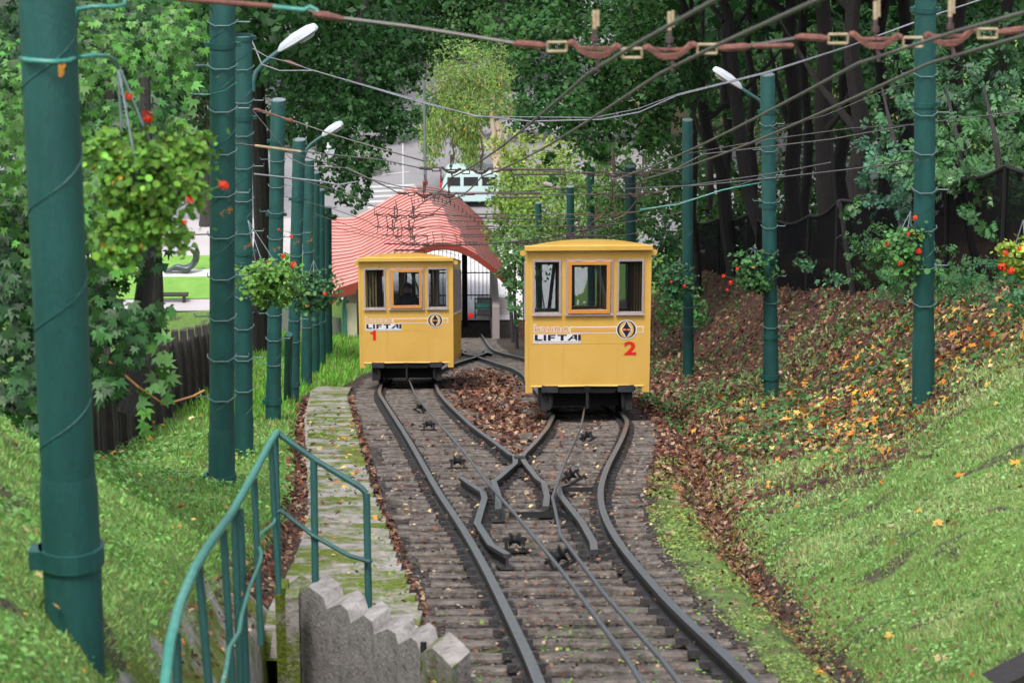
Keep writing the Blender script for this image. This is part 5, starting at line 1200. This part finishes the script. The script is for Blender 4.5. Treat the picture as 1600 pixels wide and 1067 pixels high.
# hanging baskets of geraniums
def basket(x, y, D, rx, ry, label, flowers, size=.07, base=MG, hook=None, bright=False):
    o = thing('flower_basket', P(x, y, D), label, 'flower basket', 'geranium baskets hung on the poles')
    s_ = D/F; f = Foliage(); dz = rx*s_*.8
    size = size*(.72 if D > 20 else .9)
    f.sight(x, y, D, rx, ry, dz, 1.5 if D < 20 else 1.15, size, base, tmpl=T_HEX, clump=9, up=.5, cs=.24, shell=.2, var=.6, yellow=.008)
    if bright:
        for bx, by, br in ((295,235,42),(170,235,34),(262,352,40),(300,300,30),(185,370,40)): f.sight(bx, by, D, br, br*1.1, dz*.4, 1.0, size, base, tmpl=T_HEX, clump=8, up=.4, cs=.3, shell=.2, yellow=.03, var=.5)
    f.sight(x, y+ry*.5, D, rx*.7, ry*.75, dz*.7, 1.2, size*.9, base, tmpl=T_HEX, clump=14, up=.2, cs=.2, shell=.3)
    f.build('foliage', M['leaf'], o)
    mb = MB(); c = P(x, y, D); r = rx*s_*.42; mb.lathe([(0, -.16), (r*.6, -.14), (r*.95, -.03), (r, .05), (r*.95, .05)], c, 16); mb.build('bowl', M['bowl'], o, True)
    hk = P(*(hook or (x, y-ry*1.6)), D)
    for k in range(3): mb = MB(); a = 2*PI*k/3+.5; mb.tube([c+np.array([math.cos(a)*r, math.sin(a)*r, .05]), hk], .006, 4); mb.build('hanger', M['galv'], o)
    for (fx_, fy_, fr_) in flowers:
        n = 26; c_ = P(fx_, fy_, D-dz*.9); rr = fr_*s_; ff = Foliage()
        d = RNG.normal(size=(n, 3)); d /= np.linalg.norm(d, axis=1)[:, None]; a, b_ = leaves(c_+d*rr*.62, d+RNG.normal(size=(n, 3))*.3, np.full(n, rr*.62), T_ROUND, tint(n, (.74, .055, .022), .25, .1)); ff.v.append(a); ff.c.append(b_); ff.build('flower', M['petal'], o)
        mb = MB(); mb.tube([c_, c_+np.array([(c[0]-c_[0])*.45, .1, -.10])], .004, 4); mb.build('flower_stalk', M['stalk'], o)
basket(222, 275, 13.6, 76, 80, 'big geranium basket hanging beside the nearest left pole', [(233,180,13),(205,148,8),(350,287,11),(298,310,8),(290,345,6)], .040, (.13, .27, .04), hook=(188, 96), bright=True)
basket(420, 432, 37, 52, 38, 'bright geranium basket hung before the lamp pole on the left', [(442,398,5),(458,412,7)], .085, (.11, .23, .045), hook=(388, 342))
basket(490, 452, 46, 42, 30, 'darker geranium basket behind the bright one on the left', [(507,457,5),(482,457,3),(455,368,4),(436,357,3)], .085, (.045, .12, .045), hook=(490, 405))
basket(1178, 425, 49.2, 34, 34, 'dark leaved geranium basket left of the second right pole', [(1130,434,4),(1141,445,5),(1152,423,4),(1136,456,3)], .10, BG, hook=(1180, 385))
basket(1058, 440, 63, 26, 28, 'dim geranium basket left of the third right pole', [(1069,450,4),(1048,443,3)], .10, (.035, .10, .04), hook=(1062, 405))
basket(1412, 395, 32.6, 38, 42, 'geranium basket with orange flowers beside the tall right pole', [(1385,386,7),(1432,346,6),(1437,398,7),(1408,417,6),(1420,372,5)], .085, (.07, .18, .05), hook=(1425, 335))
basket(1602, 405, 31, 38, 38, 'yellow green geranium basket cut by the right picture edge', [(1568,424,9),(1574,402,6),(1582,430,8),(1597,395,6)], .085, (.24, .32, .05), hook=(1602, 350))
mb = MB(); mb.tube([P(120, 88, 12.15), P(150, 84, 12.15), P(172, 86, 12.6), P(186, 94, 13.3), P(189, 104, 13.5)], .011, 6); mb.tube([P(38, 88, 12.15), P(48, 91, 12.02), P(84, 94, 11.985), P(112, 93, 12.02), P(124, 87, 12.15)], .012, 6); tag(smooth(mb.build('basket_bracket', M['greenpale'])), 'rusty clamp and hook on the nearest left pole above the big basket', 'bracket')
mb = MB(); mb.tube([P(125, 40, 13), P(127, 12, 12.95), P(150, 9, 12.95), P(185, 9, 12.95), P(200, 6, 13), P(201, -10, 13)], .011, 6); tag(smooth(mb.build('bracket_arm', M['greenpale'])), 'thin green bracket arm at the top of the nearest left pole', 'bracket')

# ---------------------------------------------------------------- trees
def gp(x, D, dn=0): X = XS(x, D); return G(np.array(X), np.array(float(D)), dn)
tree(gp(242, 118), P(250, -260, 112), .32, 'dark trunked tree in the park at the left behind the board fence', blobs=[S_(215,215,112,70,60,3,.7,.2,DG), canopy(-13, 112, 14, 6, 1400)])
tree(gp(402, 88), P(412, -330, 80), .32, 'big dark tree with its trunk right of the two tallest left poles', blobs=[
    S_(330,60,92,90,110,3,1.8,.19,DG), S_(470,40,84,90,90,3,2.0,.19,(.03,.085,.022)), S_(560,110,80,80,75,2.5,2.3,.18,DG), S_(500,160,82,70,70,2.5,2.0,.18,(.03,.09,.026)),
    S_(560,215,79,46,55,2,1.9,.17,DG), S_(555,300,78,26,42,1.2,1.5,.16,DG), S_(520,260,80,45,60,1.8,1.5,.17,DG), S_(620,60,84,70,60,2.5,1.9,.18,DG), S_(590,175,80,50,42,1.5,1.7,.17,DG), S_(300,180,94,50,80,2.,1.3,.19,(.05,.07,.028)), S_(510,350,79,22,18,.8,.7,.15,DG), S_(440,130,90,70,80,3,1.6,.2,(.022,.06,.022)), canopy(-5.5, 84, 12, 5.5, 1800)])
tree(gp(325, 141), P(330, 60, 138), .3, 'brown trunked street tree beyond the pavement at the left', bark='barkgrey', blobs=[S_(325,120,140,90,110,4,1.2,.28,DG), S_(250,60,150,120,80,4,1.4,.3,DG)])
tree(Pg(560, 180), PY(575, -60, Pg(560, 180)[1]), .35, 'dark round tree behind the grey street, left of the birch', blobs=[S_(560,60,166,90,110,5,1.9,.3,(.035,.095,.03)), S_(610,140,160,50,55,4,1.6,.28,DG), S_(660,40,172,80,80,5,1.6,.3,(.06,.13,.04))])
tree(Pg(770, 150), PY(800, -60, Pg(770, 150)[1]), .35, 'mid green tree behind the birch at the top middle', blobs=[S_(760,30,176,110,70,5,1.9,.3,MG), S_(850,60,170,70,90,5,1.8,.3,DG), S_(700,10,176,60,50,5,1.6,.3,(.03,.10,.05))])
fb = lambda x0, y0, y1, D, n, w_=8: (lambda f: [f.v.append(q[0]) or f.c.append(q[1]) for q in [leaves(np.array([P(x0+random.gauss(0, w_), y0+(y1-y0)*u, D+random.uniform(-1, 1)) for u in RNG.random(n)]), RNG.normal(size=(n, 3))*.4+np.array([0, -.9, .1]), np.full(n, .21)*(.7+.6*RNG.random(n)), T_NARROW, tint(n, (.19,.29,.075), .4, .15, None, .06), spin=np.array([0, 0, -1.]))]],)
tree(Pg(776, 325), PY(772, 150, Pg(776, 325)[1]), .20, 'weeping birch with pale trunk beside the van', name='birch_tree', cat='birch', bark='birch', blobs=[S_(785,120,138,34,60,2,1.2,.2,(.13,.21,.055), tmpl=T_NARROW), S_(740,140,143,66,56,3,1.5,.2,(.16,.25,.065), tmpl=T_NARROW, yellow=.05), S_(735,95,140,60,34,2,1.0,.2,(.16,.25,.065), tmpl=T_NARROW), S_(725,110,146,62,44,3,1.5,.2,(.11,.17,.05), tmpl=T_NARROW)] +
     [fb(x, y0, y1, 144, int(n*2.6), w_) for x, y0, y1, n, w_ in ((672,190,262,150,7),(684,170,245,170,7),(700,130,215,230,9),(715,110,230,260,8),(728,120,256,330,9),(742,110,262,330,9),(735,200,268,170,7),(757,110,200,240,9),(775,100,190,230,9),(790,110,185,150,8),(665,200,240,60,4))])
mb = MB(); b_ = Pg(777, 325); mb.tube([b_, PY(781, 200, b_[1]), PY(778, 190, b_[1])], [.2, .16, .1], 8); ob_ = thing('birch_tree', b_, 'second pale birch stem just right of the first', 'birch'); mb.build('trunk', M['birch'], ob_, True)
mb = MB(); b_ = Pg(790, 330); mb.tube([b_, PY(782, 300, b_[1]), PY(792, 210, b_[1])], [.14, .12, .08], 8); ob_ = thing('birch_tree', b_, 'thin pale birch among the sunlit shrubs', 'birch'); mb.build('trunk', M['birch'], ob_, True)
# shrubs behind the street
for k, (x, y, rx, ry, D, lab) in enumerate(((640, 200, 34, 34, 160, 'dark shrub under the round tree behind the grey street'), (690, 178, 26, 30, 162, 'small shrub at the back of the street left of the birch'), (560, 250, 50, 30, 150, 'shrub hidden behind the hanging dark branches left of the street'))):
    o = thing('shrub', Pg(x, y+ry), lab, 'shrub', 'shrubs behind the street'); f = Foliage(); f.sight(x, y, D, rx, ry, 2, 1.6, .25, (.05, .11, .035)); f.build('foliage', M['leaf'], o)
# big maple over the right side
tree(gp(1150, 84), P(1062, -60, 80), .24, 'slanting dark tree whose maple crown overhangs the upper middle', name='maple_tree', cat='maple', blobs=[
    S_(850,60,76,62,60,2,1.9,.19,(.028,.085,.02)), S_(900,150,75,66,60,2,2.2,.18,(.024,.078,.018)), S_(960,70,76,70,70,2.5,1.8,.19,(.03,.09,.02)), S_(840,150,74,38,50,1.5,1.5,.18,(.022,.075,.02)), S_(800,120,73,22,30,1,.8,.17,DG),
    S_(990,160,77,70,70,2.5,1.7,.18,(.028,.085,.018)), S_(930,215,76,60,45,1.8,1.4,.18,(.045,.13,.03)), S_(1050,120,79,60,80,2.5,1.3,.19,(.024,.072,.018)), S_(1010,30,80,80,50,2.5,1.3,.19,(.05,.12,.03)), S_(870,262,74,22,24,1,1.0,.16,DG), S_(1030,215,80,45,45,2,1.0,.18,(.05,.12,.03)), S_(790,30,80,50,40,2.5,1.3,.2,MG), canopy(8, 76, 13, 5, 1800)])
# shrubs behind car 2, their sunlight put into light green leaf colours
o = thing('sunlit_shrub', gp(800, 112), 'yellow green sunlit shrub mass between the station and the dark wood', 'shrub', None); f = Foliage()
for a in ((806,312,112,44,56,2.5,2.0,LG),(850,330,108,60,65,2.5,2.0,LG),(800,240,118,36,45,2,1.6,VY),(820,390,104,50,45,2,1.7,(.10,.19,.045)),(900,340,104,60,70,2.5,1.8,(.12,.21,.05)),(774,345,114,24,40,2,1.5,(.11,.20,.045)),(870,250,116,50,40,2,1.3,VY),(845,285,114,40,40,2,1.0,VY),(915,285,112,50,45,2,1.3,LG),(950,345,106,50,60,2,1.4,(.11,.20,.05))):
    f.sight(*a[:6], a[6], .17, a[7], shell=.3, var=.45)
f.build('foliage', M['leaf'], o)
for x, x2 in ((800, 790), (850, 872), (820, 815)): mb = MB(); mb.tube([gp(x, 111), P(x2, 360, 111), P(x2+12, 270, 112)], [.09, .07, .04], 6); mb.build('stem', M['bark'], o)
o = thing('shrub', gp(960, 90), 'mid green shrub behind the roof of car 2', 'shrub'); f = Foliage()
for a in ((965,320,92,50,80,2,1.5,(.07,.15,.04)),(1020,300,86,45,90,2,1.5,(.055,.13,.035)),(960,250,95,40,40,2,1.1,(.08,.16,.04)),(1035,400,80,34,60,1.5,1.6,(.04,.11,.035)),(1010,210,90,40,40,2,1.,(.05,.12,.03))): f.sight(*a[:6], a[6], .16, a[7], shell=.3)
f.build('foliage', M['leaf'], o)
o = thing('young_tree', gp(800, 101), 'young leafy tree standing between the cars at the track side', 'tree'); f = Foliage()
for a in ((800,420,100,24,40,1,1.6,(.075,.155,.05)),(815,380,101,30,30,1,1.4,(.09,.17,.05)),(800,490,98,17,20,.8,.9,(.07,.17,.06)),(783,400,100,14,26,.8,1.0,(.08,.16,.05)),(808,455,99,16,30,.8,1.2,(.06,.14,.05))): f.sight(*a[:6], a[6], .15, a[7], shell=.2)
f.build('foliage', M['leaf'], o)
mb = MB(); mb.tube([gp(806, 101), P(802, 450, 101), P(806, 390, 101)], [.07, .05, .03], 8); mb.build('trunk', M['bark'], o, True)
# woodland behind the right fence
TR = [(1140,432,1128,92,.19,'thin dark trunk nearest the slim right pole'),(1195,425,1118,78,.22,'leaning dark trunk left of the second right pole'),(1178,428,1172,96,.17,'slender upright trunk behind the leaning ones'),(1238,424,1232,84,.27,'stout dark trunk just right of the second pole'),(1262,424,1255,98,.20,'dark trunk rising from the netting fence, left of the broad pair'),
      (1292,420,1284,76,.30,'broad brown grey trunk of the pair behind the fence post'),(1318,420,1330,92,.26,'dark trunk close behind the broad grey one'),(1345,400,1340,72,.28,'reddish grey trunk above the slanted fence post'),(1228,420,1268,105,.22,'trunk leaning right in the middle of the wood'),(1382,380,1378,88,.26,'shaded trunk left of the tall right pole'),
      (1410,350,1416,96,.32,'shaded trunk hidden by the tall right pole'),(1110,425,1098,104,.15,'thin pale lit trunk at the left end of the netting fence'),(1090,420,1078,88,.12,'slim leaning stem right of the slim pole'),(1500,330,1508,84,.28,'trunk glimpsed at the top right among leaves'),(1560,330,1572,70,.24,'trunk hidden by leaves at the right edge')]
for k, (x, yb, xt, D, r, lab) in enumerate(TR):
    b_ = gp(x, D); X = XS(x, D)
    tree(b_-np.array([0, 0, .2]), P(xt+(xt-x)*.25, -190, D-4), r, lab, name='woodland_tree', cat='tree', group='trees of the wood on the right', limbs=2 if k % 2 else 0, bark='bark' if k not in (5, 7, 11) else 'barkgrey',
         blobs=[canopy(X+random.uniform(-1, 2), D, 15+random.uniform(-1, 2), 4.5, 900, .6)] + ([S_(xt+10, random.choice((40, 120, 200)), D-3, 34, 40, 1.5, .7, .2, (.05, .12, .03))] if k % 2 == 0 and xt < 1400 else []))
f = Foliage()
for a in ((1120,90,118,90,110,5,1.5,DG),(1250,120,130,120,130,6,1.6,(.03,.075,.02)),(1400,100,125,110,130,6,1.6,DG),(1530,60,110,110,100,5,1.6,DG),(1120,280,112,70,110,4,1.4,(.05,.12,.03)),(1230,320,125,90,110,5,1.4,DG),(1350,320,118,90,110,5,1.4,(.028,.075,.022)),(1480,280,105,90,130,5,1.4,DG),(1600,200,100,80,160,5,1.4,DG),(1080,360,100,50,90,3,1.6,MG),(1130,360,108,50,70,3,1.5,(.04,.11,.028)),(1060,290,104,50,60,3,1.4,(.05,.13,.03)),(1190,380,112,60,60,3,1.3,DG),(1300,-20,140,260,60,6,1.4,DG),(1420,180,110,14,120,1,.7,(.16,.25,.03)),(1290,170,110,14,120,1,.5,(.10,.19,.03)),(1190,330,108,40,70,2,.7,(.09,.17,.03)),(1030,40,130,90,60,5,1.3,DG)):  # narrow yellow green clumps put backlight from gaps into leaf colour
    f.sight(*a[:6], a[6], .33, a[7], shell=.1)
f.build('woodland_foliage', M['leaf'], None, 'stuff')
# the broad leaved bush above the right fence
o = thing('bush', gp(1500, 44), 'large blue green bush spilling over the netting fence at the right', 'bush'); f = Foliage()
for a in ((1500,250,46,110,70,1.5,1.5,BG),(1400,290,48,50,60,1,1.4,(.05,.14,.08)),(1560,320,44,60,60,1,1.5,BG),(1530,140,50,90,60,1.5,1.3,(.035,.10,.04)),(1400,180,52,50,60,1.2,.9,(.045,.12,.05)),(1590,210,46,50,70,1.2,1.4,BG),(1430,110,56,60,60,1.5,.9,(.04,.11,.035)),(1360,260,52,36,30,1,.9,(.06,.16,.09)),(1580,60,54,60,60,1.5,1.2,DG),(1340,330,50,28,30,.8,.7,BG)):
    f.sight(*a[:6], a[6], .24, a[7], tmpl=T_FROND, shell=.25, clump=9, cs=.14, var=.45)
f.build('foliage', M['leafgloss'], o)
for x, x2, D in ((1530, 1500, 46), (1420, 1400, 50), (1580, 1560, 44)): mb = MB(); mb.tube([gp(x, D), P((x+x2)/2, 360, D), P(x2, 230, D), P(x2-20, 140, D+1)], [.08, .06, .045, .02], 7); mb.build('stem', M['bark'], o)
for k, (x, y, D, rx, ry, c, lab) in enumerate(((1480,440,38,60,42,BG,'low leafy shrub at the foot of the fence right of the tall pole'),(1560,450,36,55,45,(.04,.12,.05),'low shrub under the yellow green basket'),(1360,400,50,36,48,BG,'bush against the slanted fence post'),(1395,440,44,40,36,(.05,.13,.045),'small bush below the orange flowered basket'),(1080,480,72,28,40,(.05,.15,.04),'bright shrub between car 2 and the slim right pole'),(1045,470,78,26,60,(.055,.15,.04),'shrub right behind car 2 at the foot of the wood'),(1265,415,62,20,18,(.06,.15,.07),'small weed clump at the foot of the netting fence'),(1300,440,56,28,12,(.06,.15,.07),'low weeds on the crest below the slanted post'))):
    o = thing('shrub', gp(x, D), lab, 'shrub', 'low shrubs along the right fence'); f = Foliage(); f.sight(x, y, D, rx, ry, .7, 1.3, .12, c, tmpl=T_SIMPLE if k > 3 else T_FROND, shell=.2, clump=10); f.build('foliage', M['leaf'], o)

# ---------------------------------------------------------------- grass, weeds, fallen leaves
def scatter(n, xf, s0, s1, p=1.0):
    u = RNG.random(n); s_ = s0*np.exp(u*math.log(s1/s0)); x = xf(s_, RNG.random(n)); return x, s_
def normal_at(x, s_):
    e = .06; dx = G(x+e, s_)-G(x-e, s_); ds = G(x, s_+e)-G(x, s_-e); n_ = np.cross(dx, ds); return n_/(np.linalg.norm(n_, axis=1)[:, None]+1e-9)
def grass(n, xf, s0, s1, name, hgt=.07, cols=None, keep=None):
    x, s_ = scatter(n, xf, s0, s1); z = zones(x, s_)[:, 0]; patch = fbm(x*2.3, s_*1.6, 81)
    k = RNG.random(len(x)) < z*np.clip((patch-.22)*4, .12, 1)
    if keep is not None: k &= keep(x, s_)
    x, s_, patch = x[k], s_[k], patch[k]; m = len(x); p = G(x, s_, -.01); nr = normal_at(x, s_)*.6+np.array([0, 0, .5])
    h = hgt*(.5+.9*RNG.random(m))*np.clip(s_/26, .75, 2.0)*(.5+patch); wd = .0045*np.clip(s_/16, .9, 3.5)*(1+RNG.random(m))
    tip = nr*h[:, None]+RNG.normal(size=(m, 3))*h[:, None]*.42; a = RNG.random(m)*2*PI; sd_ = np.stack([np.cos(a), np.sin(a), a*0], 1)*wd[:, None]
    v = np.stack([p-sd_, p+sd_, p+tip*.62+sd_*.7, p+tip], 1).reshape(-1, 3)
    v2 = fbm(x*.8, s_*.6, 83)
    c = np.where((v2 > .5)[:, None], np.array(cols[0]), np.array(cols[1]))*(1+.35*(RNG.random((m, 1))*2-1)); dry = RNG.random(m) < .17; c[dry] = np.array([.24, .22, .09])
    tag(link(name, mesh_np(name, v, 4, np.repeat(c, 4, 0)), M['blade']), kind='stuff'); return
GC = ((.29, .39, .15), (.19, .32, .095))
xr = lambda s_, u: DITCH(s_)-.08+u**1.1*np.minimum(.215*s_-DITCH(s_)+.6, 5.6)
grass(380000, xr, 9.5, 60, 'bank_grass', .032, GC)
xl = lambda s_, u: np.maximum(WALK_L(s_)-.18, -9)-u*np.minimum(.17*s_, 6)
grass(260000, xl, 9.5, 55, 'verge_grass', .032, ((.20, .36, .10), (.14, .29, .065)))
xl2 = lambda s_, u: -7+u*8.5
grass(60000, xl2, 50, 122, 'lower_grass', .06, ((.13, .33, .035), (.10, .27, .03)), keep=lambda x, s_: (x < L_OUT(s_)-.9) | (x > R_OUT(s_)+.8))
xk = lambda s_, u: R_OUT(s_)+np.interp(s_, [16, 27, 36], [.26, .45, .55])+u*(DITCH(s_)-R_OUT(s_)-.3)
def weeds(n, xf, s0, s1, size, base, dens, tm=T_ROUND, up=.9, prob=None, lift=.02, name='weeds', yellow=0, curl=.35, m_='leaf', grow=24):
    x, s_ = scatter(n, xf, s0, s1); pr_ = fbm(x*1.7, s_*1.2, dens)
    k = RNG.random(len(x)) < (np.clip((pr_-.38)*5, 0.04, 1) if prob is None else prob(x, s_, pr_)); x, s_ = x[k], s_[k]; m = len(x)
    nr = normal_at(x, s_)*up+RNG.normal(size=(m, 3))*curl
    sz = size*(.55+.8*RNG.random(m))*np.clip(s_/grow, .8, 1.8)
    b = np.array(base)
    c = b[RNG.integers(0, len(b), m)]*(1+.3*(RNG.random((m, 1))*2-1)) if b.ndim == 2 else tint(m, base, .35)
    v, cc = leaves(G(x, s_, lift)+np.array([0, 0, 1])*RNG.random((m, 1))*lift, nr, sz, tm, c)
    return tag(link(name, mesh_np(name, v, 4, cc), M[m_]), kind='stuff')
weeds(36000, xr, 9.5, 60, .034, (.18, .32, .10), 91, prob=lambda x, s_, q: np.clip((q-.45)*5, .02, 1)*(zones(x, s_)[:, 0]*.8+.15), name='bank_weeds', lift=.05)
weeds(30000, xl, 9.5, 45, .036, (.15, .31, .08), 93, prob=lambda x, s_, q: np.clip((q-.42)*5, .05, 1), name='verge_weeds', lift=.06)
weeds(9000, lambda s_, u: L_OUT(s_)-.5+u*(R_OUT(s_)-L_OUT(s_)+1.0), 10, 24, .035, (.14, .27, .05), 95, prob=lambda x, s_, q: (q > .47)*np.clip((22-s_)/10, 0, 1), name='track_weeds', lift=.03)
weeds(34000, xk, 10, 38, .026, (.22, .29, .075), 97, prob=lambda x, s_, q: np.clip((q-.3)*3, 0, 1), name='kerb_weeds', lift=.03)
weeds(2600, lambda s_, u: WALK_L(s_)+u*(WALK_R(s_)-WALK_L(s_)), 16, 50, .03, (.13, .22, .03), 99, prob=lambda x, s_, q: (q > .6)*.8, name='footway_weeds', lift=.10)
BR = [(.13, .055, .042), (.19, .085, .055), (.075, .035, .028), (.28, .17, .10), (.24, .085, .04), (.36, .25, .16), (.05, .028, .024), (.10, .045, .035)]
YL = [(.62, .34, .04), (.58, .23, .03), (.66, .44, .10), (.50, .30, .08), (.60, .16, .03), (.62, .46, .22)]
def bankleaf(x, s_, q):
    e = 29.5+(x-4)*.7+(q-.5)*12; return np.clip((s_-e+2)/7, .02, 1)*np.clip((q-.2)*2.4, .15, 1)*(x < 8.6)
xb_ = lambda s_, u: DITCH(s_)-.5+u*np.minimum(5.6, .215*s_)
weeds(50000, xb_, 14, 110, .054, BR, 101, T_MAPLE, prob=bankleaf, name='fallen_brown_leaves', curl=.45, m_='dryleaf')
weeds(17000, xb_, 14, 54, .11, YL, 103, T_MAPLE, prob=lambda x, s_, q: bankleaf(x, s_, q)*.9*np.clip((x-3.4)/1.5, .25, 1)*np.exp(-((s_-34)/12)**2)+.008, name='fallen_yellow_leaves', curl=.4, m_='dryleaf', grow=40)
weeds(17000, lambda s_, u: DITCH(s_)-.17+(u+RNG.random(len(s_))+RNG.random(len(s_))-1.5)*.24, 11, 60, .045, BR, 105, T_MAPLE, prob=lambda x, s_, q: np.clip((s_-17)/12, .05, .8)*np.clip((q-.2)*3, .1, 1), name='ditch_leaves', lift=.03, curl=.5, m_='dryleaf')
weeds(9000, lambda s_, u: R_OUT(s_)+.5+u*(DITCH(s_)-R_OUT(s_)-.2), 13, 62, .05, BR, 107, T_MAPLE, prob=lambda x, s_, q: np.clip((s_-26)/14, .10, .8), name='kerb_leaves', lift=.04, curl=.45, m_='dryleaf')
weeds(11000, lambda s_, u: .93+(u+RNG.random(len(s_))+RNG.random(len(s_))-1.5)*1.3, 37, 78, .06, BR, 109, T_MAPLE, prob=lambda x, s_, q: np.clip((q-.38)*3, .04, .8)*(x > L_OUT(s_)+1.3)*(x < R_OUT(s_)-1.3), name='leaves_between_tracks', lift=.03, curl=.45, m_='dryleaf')
weeds(6500, lambda s_, u: L_OUT(s_)-.5+u*(R_OUT(s_)-L_OUT(s_)+1), 10, 48, .038, BR+[(.5, .4, .2)], 111, T_MAPLE, prob=lambda x, s_, q: np.clip((q-.35)*3, .15, 1), name='track_leaves', lift=.06, curl=.35, m_='dryleaf')
weeds(4500, lambda s_, u: np.where(u < .5, WALK_L(s_)-.14+(u*2-.5)*.26, WALK_R(s_)+.06+((u-.5)*2-.5)*.16), 15, 60, .05, BR, 113, T_MAPLE, prob=lambda x, s_, q: np.clip((q-.2)*3, .1, 1), name='footway_edge_leaves', lift=.03, curl=.5, m_='dryleaf')
weeds(500, lambda s_, u: WALK_L(s_)+u*(WALK_R(s_)-WALK_L(s_)), 16, 52, .05, YL+BR, 115, T_MAPLE, prob=lambda x, s_, q: q*0+.6, name='footway_leaves', lift=.10, curl=.3, m_='dryleaf')
weeds(900, xl, 12, 52, .06, YL, 117, T_MAPLE, prob=lambda x, s_, q: q*0+.35, name='verge_leaves', lift=.07, curl=.4, m_='dryleaf')

# trees closing the background of the street, and unseen leaf layers added to shade wood and bank
BT = [(-34,160,'far tree at the back of the park, leftmost'),(-27,168,'far tree behind the pavement left of the tall green poles'),(-20,158,'dark far tree seen between the nearest left pole and the creeper'),(-13.5,162,'far dark tree behind the street lamps on the left'),(-8,158,'dense far tree left of the round tree'),(-4,168,'tall far tree above the grey street'),(1.5,172,'far tree directly behind the birch'),(7,160,'far tree right behind the mast and birch'),(12,150,'far tree behind the big maple'),(17,145,'deep green tree at the back of the wood'),(24,140,'back tree of the wood behind the broad trunks')]
for k, (x, Y, lab) in enumerate(BT):
    h = random.uniform(15, 18); b_ = np.array([x, Y, Z0]); o = thing('tree', b_, lab, 'tree', 'far trees beyond the street')
    mb = MB(); mb.tube([b_-np.array([0, 0, .5]), b_+np.array([.2, 0, 4]), b_+np.array([0, 0, h*.8])], [.35, .28, .1], 8); mb.build('trunk', M['bark'], o, True)
    f = Foliage(); c = random.choice(((.035,.10,.03),(.03,.085,.026),(.05,.12,.035)))
    lo = 2.2 if x < -14 or x > 9 else 4.0
    f.blob(b_+np.array([0, 0, h*.62]), (4.6, 3.6, h*.42), 5200, .36, c, shell=.25, clump=30); f.blob(b_+np.array([0, 0, lo+2.5]), (4.4, 3.2, 3.2), 2200, .34, c, shell=.2)
    f.build('crown', M['leaf'], o)
f = Foliage()
for k in range(64):
    x = random.uniform(11, 42); s_ = random.uniform(26, 150); f.blob(W(x, s_, float(ground_N(x, min(s_, 120))))+np.array([0, 0, random.uniform(11, 15)]), (4.5, 4.5, 2.2), 420, .75, DG, shell=.1)
for k in range(26):
    x = random.uniform(5, 12); s_ = random.uniform(58, 118); f.blob(W(x, s_, 0)+np.array([0, 0, 10.5+(s_-58)*.09+random.uniform(0, 3)]), (3.6, 3.6, 1.6), 420, .6, DG, shell=.1)
f.build('added_shade_canopy', M['leaf'], None, 'stuff')

for k, (x, y, w_, h_, lab) in enumerate(((560,236,60,70,'dark hedge clump left end of the grey street'),(625,232,42,62,'dark shrub at the back edge of the grey street by the white post'),(672,222,34,70,'airy shrub behind the tall mast'),(735,232,46,80,'thick shrub behind the birch curtain'),(830,235,60,110,'tall shrub behind the sunlit shrub mass'),(930,240,60,120,'tall shrub behind the dark poles right of the street'),(500,240,50,90,'dark bush left of the hanging maple branches'),(330,250,60,70,'bush beyond the park pavement left'),(250,255,60,80,'bush beyond the park left of the tall pole'),(430,245,50,80,'bush in the gap beside the street lamp pole'))):
    b_ = Pg(x, y); o = thing('shrub', b_, lab, 'shrub', 'bushes along the back of the street'); D = b_[1]/math.cos(A)*.98; s_ = D/F; f = Foliage()
    f.blob(b_+np.array([0, 1.5, h_*s_*.5]), (w_*s_, 1.5, h_*s_*.55), int(4.5*w_*h_/30), .3, ((.03,.085,.024), (.06,.13,.035))[k in (2, 3)], shell=.1); f.build('foliage', M['leaf'], o)
# a bed of small pebbles and chips between the sleepers
weeds(9000, lambda s_, u: L_OUT(s_)-.6+u*(R_OUT(s_)-L_OUT(s_)+1.2), 11, 60, .030, [(.05,.045,.045),(.12,.10,.095),(.20,.17,.16),(.08,.05,.04),(.28,.24,.22)], 121, T_HEX, prob=lambda x, s_, q: q*0+.9, name='ballast_chips', lift=.004, curl=.5, m_='dryleaf', grow=24)
weeds(15000, lambda s_, u: 3.6+u*4.8, 32, 100, .045, (.07, .16, .05), 123, T_CREEP, prob=lambda x, s_, q: (q > .5)*.9, name='bank_seedlings', lift=.10, curl=.4)

pa = pp['a'][0]
for x, y, w_, h_ in ((104, 97, 7, 12), (109, 90, 5, 5), (113, 518, 4, 4), (75, 530, 3, 3), (106, 683, 7, 7), (84, 676, 3, 7), (93, 470, 2, 2)):
    t_ = (pp['a'][1][2]); hh = (1000-y)*13/F/.95; D_ = 13-hh*math.sin(A)*.97; xc_ = 113-32*(1000-y)/1000; r_ = .1225
    off_ = (x-xc_)*D_/F; yf = math.sqrt(max(.0004, r_*r_*1.0-off_*off_))
    c_ = P(x, y, D_) + np.array([0, -yf-.004, 0])
    mb = MB(); n_ = 9; ph = [random.uniform(.6, 1.2) for _ in range(n_)]
    mb.prism([(math.cos(2*PI*i/n_)*w_*D_/F*ph[i], math.sin(2*PI*i/n_)*h_*D_/F*ph[i]) for i in range(n_)], c_, XV, UPV, np.array([0, .012, 0])); mb.build('rust_patch', M['rustspot'], pa)
